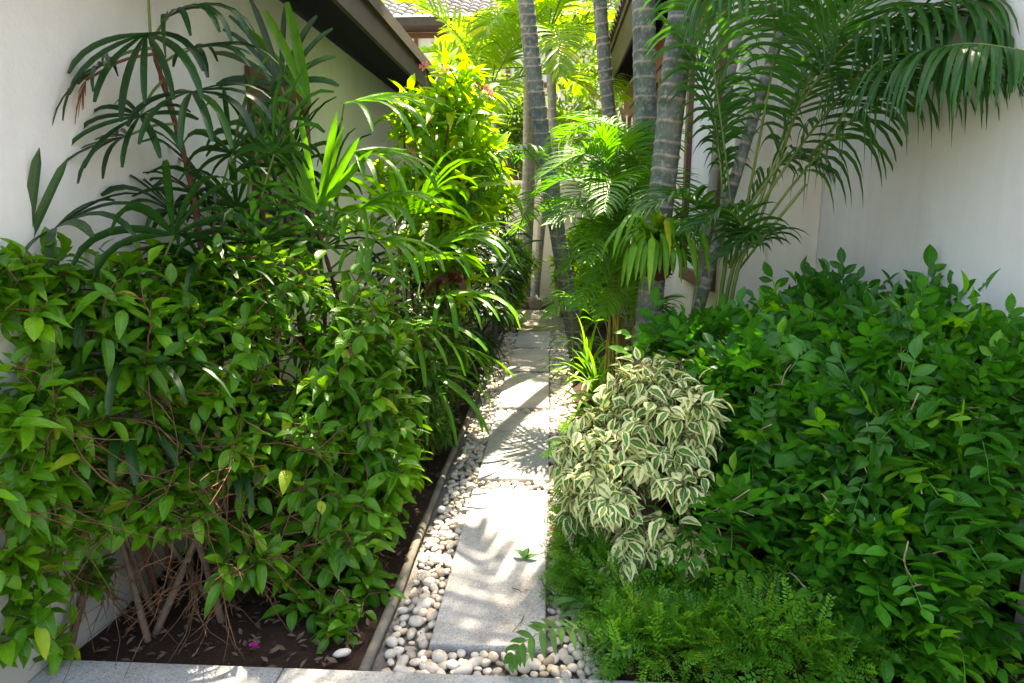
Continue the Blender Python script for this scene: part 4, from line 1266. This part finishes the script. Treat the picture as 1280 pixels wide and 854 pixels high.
# ---- orange jasmine mass at the grey white wall
jclip = lambda p: p[0] < WR - .03 and p[1] > 2.0 and p[0] > .35 and not (p[0] > 1.5 and p[1] < 2.45 and p[2] < .75) and p[2] < 1.0 + .08 * math.sin(p[0] * 9) * math.sin(p[1] * 7)
jb1 = [(P(905, 655, 2.45), (.1, .1, .14)), (P(1010, 485, 3.2), (.4, .45, .24)), (P(900, 445, 3.6), (.34, .4, .18)), (P(1010, 600, 2.9), (.36, .4, .3)), (P(960, 520, 3.0), (.3, .4, .26)), (P(1020, 400, 3.6), (.3, .3, .1))]
grow('jasmine_shrub', 'orange jasmine shrub with a few pale young sprays behind the variegated ficus', 'shrub', (1.05, 3.2, 0), jb1, 520, None, 'jasmine', JAS_T, .165, 3.8, 8, .014,
     'orange jasmine shrubs', .4, jclip, upbias=.5, droop=.25, twig_mat='twig_pale', twig_r=.0028, young='jasmine_young', young_frac=.15, rnd=(0, .85), twig_seg=.12, poke=.16)
jb2 = [(P(1180, 480, 2.75), (.34, .42, .22)), (P(1130, 560, 2.6), (.34, .4, .28)), (P(1110, 680, 2.4), (.34, .32, .26)), (P(1200, 640, 2.45), (.24, .3, .26)), (P(1060, 740, 2.3), (.26, .2, .2)), (P(1160, 790, 2.2), (.22, .16, .16)), (P(1250, 470, 2.6), (.2, .3, .24)), (P(1130, 420, 3.1), (.3, .3, .18))]
grow('jasmine_shrub', 'dense orange jasmine shrub filling the corner before the cream pillar', 'shrub', (1.3, 2.5, 0), jb2, 640, None, 'jasmine', JAS_T, .155, 3.8, 9, .014,
     'orange jasmine shrubs', .4, jclip, upbias=.45, droop=.25, twig_mat='twig_pale', twig_r=.0028, young='jasmine_young', young_frac=.15, rnd=(0, .85), twig_seg=.12, poke=.16)
grow('jasmine_shrub', 'tall wispy jasmine spray standing up against the grey white wall', 'shrub', (1.55, 4.0, 0), [(P(1060, 362, 3.9), (.26, .16, .12)), (P(1160, 390, 3.4), (.3, .2, .1))], 60, None, 'jasmine', JAS_T, .16, 4, 5, .009,
     'orange jasmine shrubs', .2, jclip, upbias=.9, droop=.15, twig_r=.0026, rnd=(.1, .8))

# ---- variegated ficus in its oxblood pot
pc = np.array([.68, 2.66, -.03])
pt = thing('flower_pot', pc, 'oxblood glazed pot half hidden under the variegated ficus', 'pot')


def lathe(prof, c, sides=40):
    v, q = [], []
    for r, z in prof:
        for j in range(sides):
            a = 2 * math.pi * j / sides; v.append((c[0] + r * math.cos(a), c[1] + r * math.sin(a), c[2] + z))
    for i in range(len(prof) - 1):
        for j in range(sides): q.append((i * sides + j, i * sides + (j + 1) % sides, (i + 1) * sides + (j + 1) % sides, (i + 1) * sides + j))
    return v, q


m_ = MB(); v, q = lathe([(.001, .0), (.15, .0), (.16, .02), (.19, .11), (.215, .22), (.22, .29), (.212, .31)], pc); m_.add(v, q); m_.build('body', M['pot'], pt)
m_ = MB(); v, q = lathe([(.214, .311), (.235, .315), (.242, .33), (.235, .348), (.215, .352), (.204, .34), (.202, .3)], pc); m_.add(v, q); m_.build('rim', M['pot'], pt)
m_ = MB(); v, q = lathe([(.201, .302), (.12, .315), (.001, .322)], pc); m_.add(v, q); m_.build('potting_soil', M['soil'], pt)
vb = [(P(800, 530, 2.78), (.24, .26, .2)), (P(755, 600, 2.6), (.18, .24, .2)), (P(722, 580, 2.72), (.09, .2, .17)), (P(862, 520, 2.75), (.13, .16, .15)), (P(790, 675, 2.47), (.12, .13, .14)), (P(868, 700, 2.38), (.07, .07, .1)), (P(850, 605, 2.55), (.1, .12, .12)), (P(820, 470, 2.9), (.17, .16, .1)), (P(725, 650, 2.65), (.06, .1, .1)), (P(835, 665, 2.42), (.09, .08, .1))]
FI = grow('variegated_ficus', 'cream and green variegated weeping ficus spilling over the path side', 'shrub', (pc[0], pc[1], .0), vb, 620, None, 'ficus', FICUS_T, .066, 5.2, 8, .009,
          None, .5, lambda p: p[0] > -.0 and p[0] < .95, upbias=.1, droop=.75, twig_mat='stem', twig_r=.0025, tipdown=.25, lvar=.2, rnd=(.1, .9))

# ---- ground cover mound
mb = MB(); st = MB()
n = 4200
gp, gd, gn, gs, gr_ = [], [], [], [], []
gb_ = [(fr(.35, 2.1, .06), (.25, .16, .14)), (fr(.75, 2.12, .06), (.35, .16, .14)), (P(760, 760, 2.45), (.16, .3, .2)), (P(850, 790, 2.3), (.24, .26, .16)), (P(950, 790, 2.3), (.24, .26, .16)), (P(720, 700, 2.7), (.1, .3, .2)), (P(900, 760, 2.5), (.3, .2, .2)), (P(700, 560, 3.3), (.08, .4, .12))]
q, od = sample_crown(gb_, n, .55, lambda p: p[0] > (.18 if p[1] < 2.35 else .06) and p[1] > 1.95 and p[0] < 1.3 and (p[2] < .34))
d = nz(od * .8 + R.normal(0, .45, (n, 3)) + UP * .15)
nn = nz(UP * .8 + od * .5 + R.normal(0, .3, (n, 3)))
pk = R.integers(0, 3, n)
for k in range(3):
    s_ = pk == k; mb.instances(SPRAY_T[k], q[s_], d[s_], nn[s_], R.uniform(.055, .12, s_.sum()), np.clip(R.normal(.45, .25, s_.sum()), 0, 1))
o = mb.build('ground_cover', M['cover']); tag(o, 'fine feathery bright green ground cover beneath the variegated ficus', 'ground cover', None, 'stuff')

# ---- fern
fern = thing('fern', (.2, 2.2, 0), 'sword fern frond reaching across the pebbles before the nearest slab', 'fern')
for pts in ([fr(.3, 2.16, .03), P(745, 792, 2.08), P(695, 785, 2.02), P(655, 803, 1.98), P(636, 830, 1.95)],
            [fr(.3, 2.16, .02), P(755, 810, 2.12), P(765, 800, 2.02), P(790, 812, 1.97)],
            [fr(.3, 2.17, .02), P(730, 770, 2.3), P(722, 750, 2.35), P(712, 752, 2.36)]):
    f = MB(); frond_geo(f, pts, 13, .1, .023, .1, (8, 30), 0, .3, (.0025, .001), .5, .15)
    f.build('frond', [M['fern'], M['rachis']], fern)


# ---- rocks
def rock(label, c, size, mat='rock', group=None):
    mb = MB(); n, m = 10, 14; v, q = [], []
    ph = R.uniform(0, 6, 6)
    for i in range(n + 1):
        for j in range(m):
            th, p_ = math.pi * i / n, 2 * math.pi * j / m
            d = np.array([math.sin(th) * math.cos(p_), math.sin(th) * math.sin(p_), math.cos(th)])
            r = 1 + .16 * math.sin(2 * p_ + ph[0]) + .14 * math.sin(3 * th + ph[1] + p_) + .07 * math.sin(5 * p_ + ph[2]) * math.sin(th) + .05 * math.sin(7 * th + ph[3])
            v.append(np.asarray(c) + d * r * np.asarray(size))
    for i in range(n):
        for j in range(m): q.append((i * m + j, (i + 1) * m + j, (i + 1) * m + (j + 1) % m, i * m + (j + 1) % m))
    mb.add(v, q)
    return tag(mb.build('rock', M[mat]), label, 'rock', group)


rock('blue grey boulder in the shade behind the oxblood pot', (1.0, 2.95, .16), (.24, .2, .24))
for k, (x, y, sx, lb) in enumerate(((652, 390, .12, 'round brown stone at the path end, left of the slim trunks'), (668, 388, .15, 'largest brown stone at the path end before the slim trunks'), (684, 392, .11, 'small brown stone at the path end under the leaning trunk'))):
    c = P(x, y, 11.0); rock(lb, (c[0], 11.0, .08), (sx, sx * .8, sx * .75), 'rock_brown', 'brown stones at the path end')
c = G(428, 823)
m_ = MB(); m_.add(PEB[2][0] * [.03, .017, .014], PEB[2][1], rnd=.9); o = m_.build('pebble', M['pebble']); o.location = (c[0], c[1], .02); o.rotation_euler = (0, 0, .5)
tag(o, 'single white pebble lying on the dark soil near the edging', 'pebble')

# ---- fallen bits
def fallen_leaf(label, p, L, mat, n=1, name='fallen_leaf', cat='leaf', az=0., w=.45):
    mb = MB(); t = leaf_tmpl(w, 6, .35, -.12, .45, 1.1, .05, 3)
    for k in range(n):
        a = az + k * 1.1
        mb.instances(t, np.array([p]) + [[0, 0, .003 + .004 * k]], np.array([[math.cos(a), math.sin(a), .12]]), np.array([[0, .15, 1.]]), np.array([L]), np.array([.4]))
    return tag(mb.build(name, M[mat]), label, cat)


g = G(655, 700, .03); fallen_leaf('curled green leaf fallen on the nearest slab', (g[0], g[1], .03), .07, 'jasmine', 3, az=.2)
g = G(693, 668, .03); o = fallen_leaf('pink blossom fallen on the pebbles beside the nearest slab', (g[0], g[1], .035), .035, 'magenta', 6, 'fallen_blossom', 'flower', w=.7)
g = G(318, 812, .02); o = fallen_leaf('magenta blossom fallen on the soil behind the kerb', (g[0], g[1], .02), .022, 'magenta', 6, 'fallen_blossom', 'flower', w=.7)
for lb, a_, b_ in (('thin brown twig lying on the nearest slab towards its pebble edge', (676, 722), (688, 768)), ('short brown twig lying on the nearest slab below the fallen leaf', (640, 735), (652, 742)), ('bent dry twig lying across the slab end near the fern', (655, 770), (640, 790))):
    a_, b_ = G(*a_, .033), G(*b_, .033); m_ = MB(); m_.tube(catmull([a_, (a_ + b_) / 2 + [.008, 0, .004], b_], 6), [.0016, .0018, .0016, .0015, .0012, .001], 5)
    tag(m_.build('fallen_twig', M['twig']), lb, 'twig')
# frond lying across the far end of the path
m_ = MB(); y_ = 8.75
frond_geo(m_, [fr(.35, y_ - .1, .09), fr(0, y_, .06), fr(-.35, y_ + .02, .05), fr(-.6, y_ + .1, .05)], 22, .3, .02, .1, (40, 66), .05, .15, (.012, .004), .7)
tag(m_.build('fallen_frond', [M['far_palm'], M['cane']]), 'yellow green palm frond fallen across the far end of the path', 'frond')
# leaf litter and chips on the soil
mb = MB(); n = 1300
x = R.uniform(WL + .05, EDGE - .05, n); y = R.uniform(KY + .03, 5, n)
z = np.full(n, .012)
x[:70] = R.uniform(EDGE + .05, .15, 70); y[:70] = R.uniform(2.1, 6.5, 70); z[:70] = .034
az = R.uniform(0, 6.28, n)
LSZ = R.uniform(.012, .045, n); LSZ[:70] = R.uniform(.008, .022, 70)
mb.instances(leaf_tmpl(.4, 4, .3, -.2, .45), np.stack([x, y, z], 1), np.stack([np.cos(az), np.sin(az), R.normal(0, .2, n)], 1), np.stack([R.normal(0, .3, n), R.normal(0, .3, n), np.ones(n)], 1), LSZ, R.random(n))
tag(mb.build('leaf_litter', M['stem']), 'brown leaf litter scattered over the dark soil and a little on the path', 'leaf litter', None, 'stuff')

# =====================================================================================================
#                                           BACKGROUND PLANTS
# =====================================================================================================
def far_palm(label, x, y, top_y, D, r, n, fl, az0, pts_mid=None, tmat='trunk_pale', els=(0, 75), LL=.55):
    b = P(x, y, D); b = fr(b[0], D, -.03); t = P(pts_mid or x, top_y, D)
    palm(label, [b, b * .6 + t * .4 + [.04, 0, 0], b * .25 + t * .75 + [.03, 0, 0], t], r, r * .85, n, fl, 'palms beyond the path end', .12, tmat, 'far_palm', 34, LL, .04, az0, els, .6, .55)


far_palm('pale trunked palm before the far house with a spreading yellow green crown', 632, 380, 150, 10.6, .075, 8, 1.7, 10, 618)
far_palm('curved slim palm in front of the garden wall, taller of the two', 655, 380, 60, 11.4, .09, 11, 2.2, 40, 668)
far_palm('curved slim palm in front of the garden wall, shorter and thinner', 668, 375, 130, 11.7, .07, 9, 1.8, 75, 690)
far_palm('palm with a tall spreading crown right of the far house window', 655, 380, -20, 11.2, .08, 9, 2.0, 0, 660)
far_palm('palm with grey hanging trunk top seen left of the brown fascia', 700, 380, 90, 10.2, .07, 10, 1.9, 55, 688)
for (x, D, h, r, lb) in ((-1.5, 10.2, 1.6, .8, 'sunny round bush behind the dark fan palms'), (.75, 10.3, 1.5, .55, 'sunny bush at the wall foot under the brown fascia'),
                         (-.75, 9.7, .7, .4, 'low sunny bush left of the path end'), (.55, 9.0, .8, .4, 'low sunny bush right of the path end'), (-.62, 8.8, 1.0, .42, 'sunny bush at the farthest slab, nearest to the dark fan palms'), (.3, 10.0, 1.2, .4, 'sunny bush under the slim trunks before the garden wall')):
    grow('background_bush', lb, 'bush', (x, D, 0), [((x, D, h * .6), (r * .7, r * .7, h * .5)), ((x + .2, D, h * .9), (r * .45, r * .5, h * .3))], 300, None, 'flowering', LANCE_T, .12, 6, 5, .015, 'bushes at the path end', .4,
         lambda p: p[0] < 1.25, upbias=.5, rnd=(.2, 1))


def tree(label, x, y, h, r, mat='tree'):
    root = thing('tree', (x, y, 0), label, 'tree', 'trees beside the far house')
    t = MB(); t.tube(catmull([fr(x, y, -.05), fr(x + .1, y, h * .35), fr(x - .05, y, h * .75)], 16), np.linspace(.17, .07, 16), 10)
    bl = [(fr(x + R.normal(0, r * .5), y + R.normal(0, r * .4), h * R.uniform(.6, 1)), r * R.uniform(.4, .7)) for _ in range(8)]
    for c, _ in bl:
        t.tube(catmull([fr(x, y, h * .4), (fr(x, y, h * .6) + c) / 2, c], 8), np.linspace(.06, .015, 8), 6)
    t.build('trunk', M['stem'], root)
    q, od = sample_crown(bl, 3000, .5)
    lf = MB()
    d = nz(od + R.normal(0, .6, q.shape)); lf.instances(leaf_tmpl(.5, 3), q, d, nz(UP + R.normal(0, .5, q.shape)), R.uniform(.12, .26, len(q)), R.random(len(q)))
    lf.build('crown', M[mat], root)


tree('leafy tree behind the tall cream house, right of the far house', 1.8, 15.6, 6.5, 2.0)
tree('leafy tree in front of the far house wall, behind the palms', -.6, 14.6, 4.2, 1.2)
tree('leafy tree behind the low eaved house', -5.2, 14.5, 5.5, 1.8)

# =====================================================================================================
#                                               LIGHT
# =====================================================================================================
SUN_EL, SUN_AZ = math.radians(58), math.radians(11)      # azimuth measured from +Y towards +X
wd = bpy.data.worlds.new('World'); SC.world = wd; wd.use_nodes = True
nt = wd.node_tree; nt.nodes.clear()
sky = nt.nodes.new('ShaderNodeTexSky'); sky.sky_type = 'NISHITA'; sky.sun_disc = False
sky.sun_elevation = SUN_EL; sky.sun_rotation = SUN_AZ; sky.air_density = 1.0; sky.dust_density = 2.0
bg = nt.nodes.new('ShaderNodeBackground'); bg.inputs['Strength'].default_value = .15
wo = nt.nodes.new('ShaderNodeOutputWorld')
nt.links.new(sky.outputs[0], bg.inputs[0]); nt.links.new(bg.outputs[0], wo.inputs[0])
sd = bpy.data.lights.new('sun', 'SUN'); sd.energy = 5.0; sd.angle = math.radians(.5); sd.color = (1, .95, .86)
so = bpy.data.objects.new('sun', sd); COL.objects.link(so)
sdir = Vector((math.sin(SUN_AZ) * math.cos(SUN_EL), math.cos(SUN_AZ) * math.cos(SUN_EL), math.sin(SUN_EL)))
so.rotation_euler = (-sdir).to_track_quat('-Z', 'Y').to_euler(); so.location = (0, 0, 20)

SC.view_settings.view_transform = 'Standard'; SC.view_settings.look = 'None'
SC.view_settings.exposure = 2.5; SC.view_settings.use_white_balance = True; SC.view_settings.white_balance_temperature = 8300; SC.view_settings.gamma = 1.0; SC.view_settings.use_curve_mapping = False
SC.render.engine = 'CYCLES'
cy = SC.cycles
cy.use_denoising = True
cy.max_bounces = 8; cy.diffuse_bounces = 4; cy.glossy_bounces = 2; cy.transmission_bounces = 4
cy.sample_clamp_indirect = 6; cy.caustics_reflective = False; cy.caustics_refractive = False
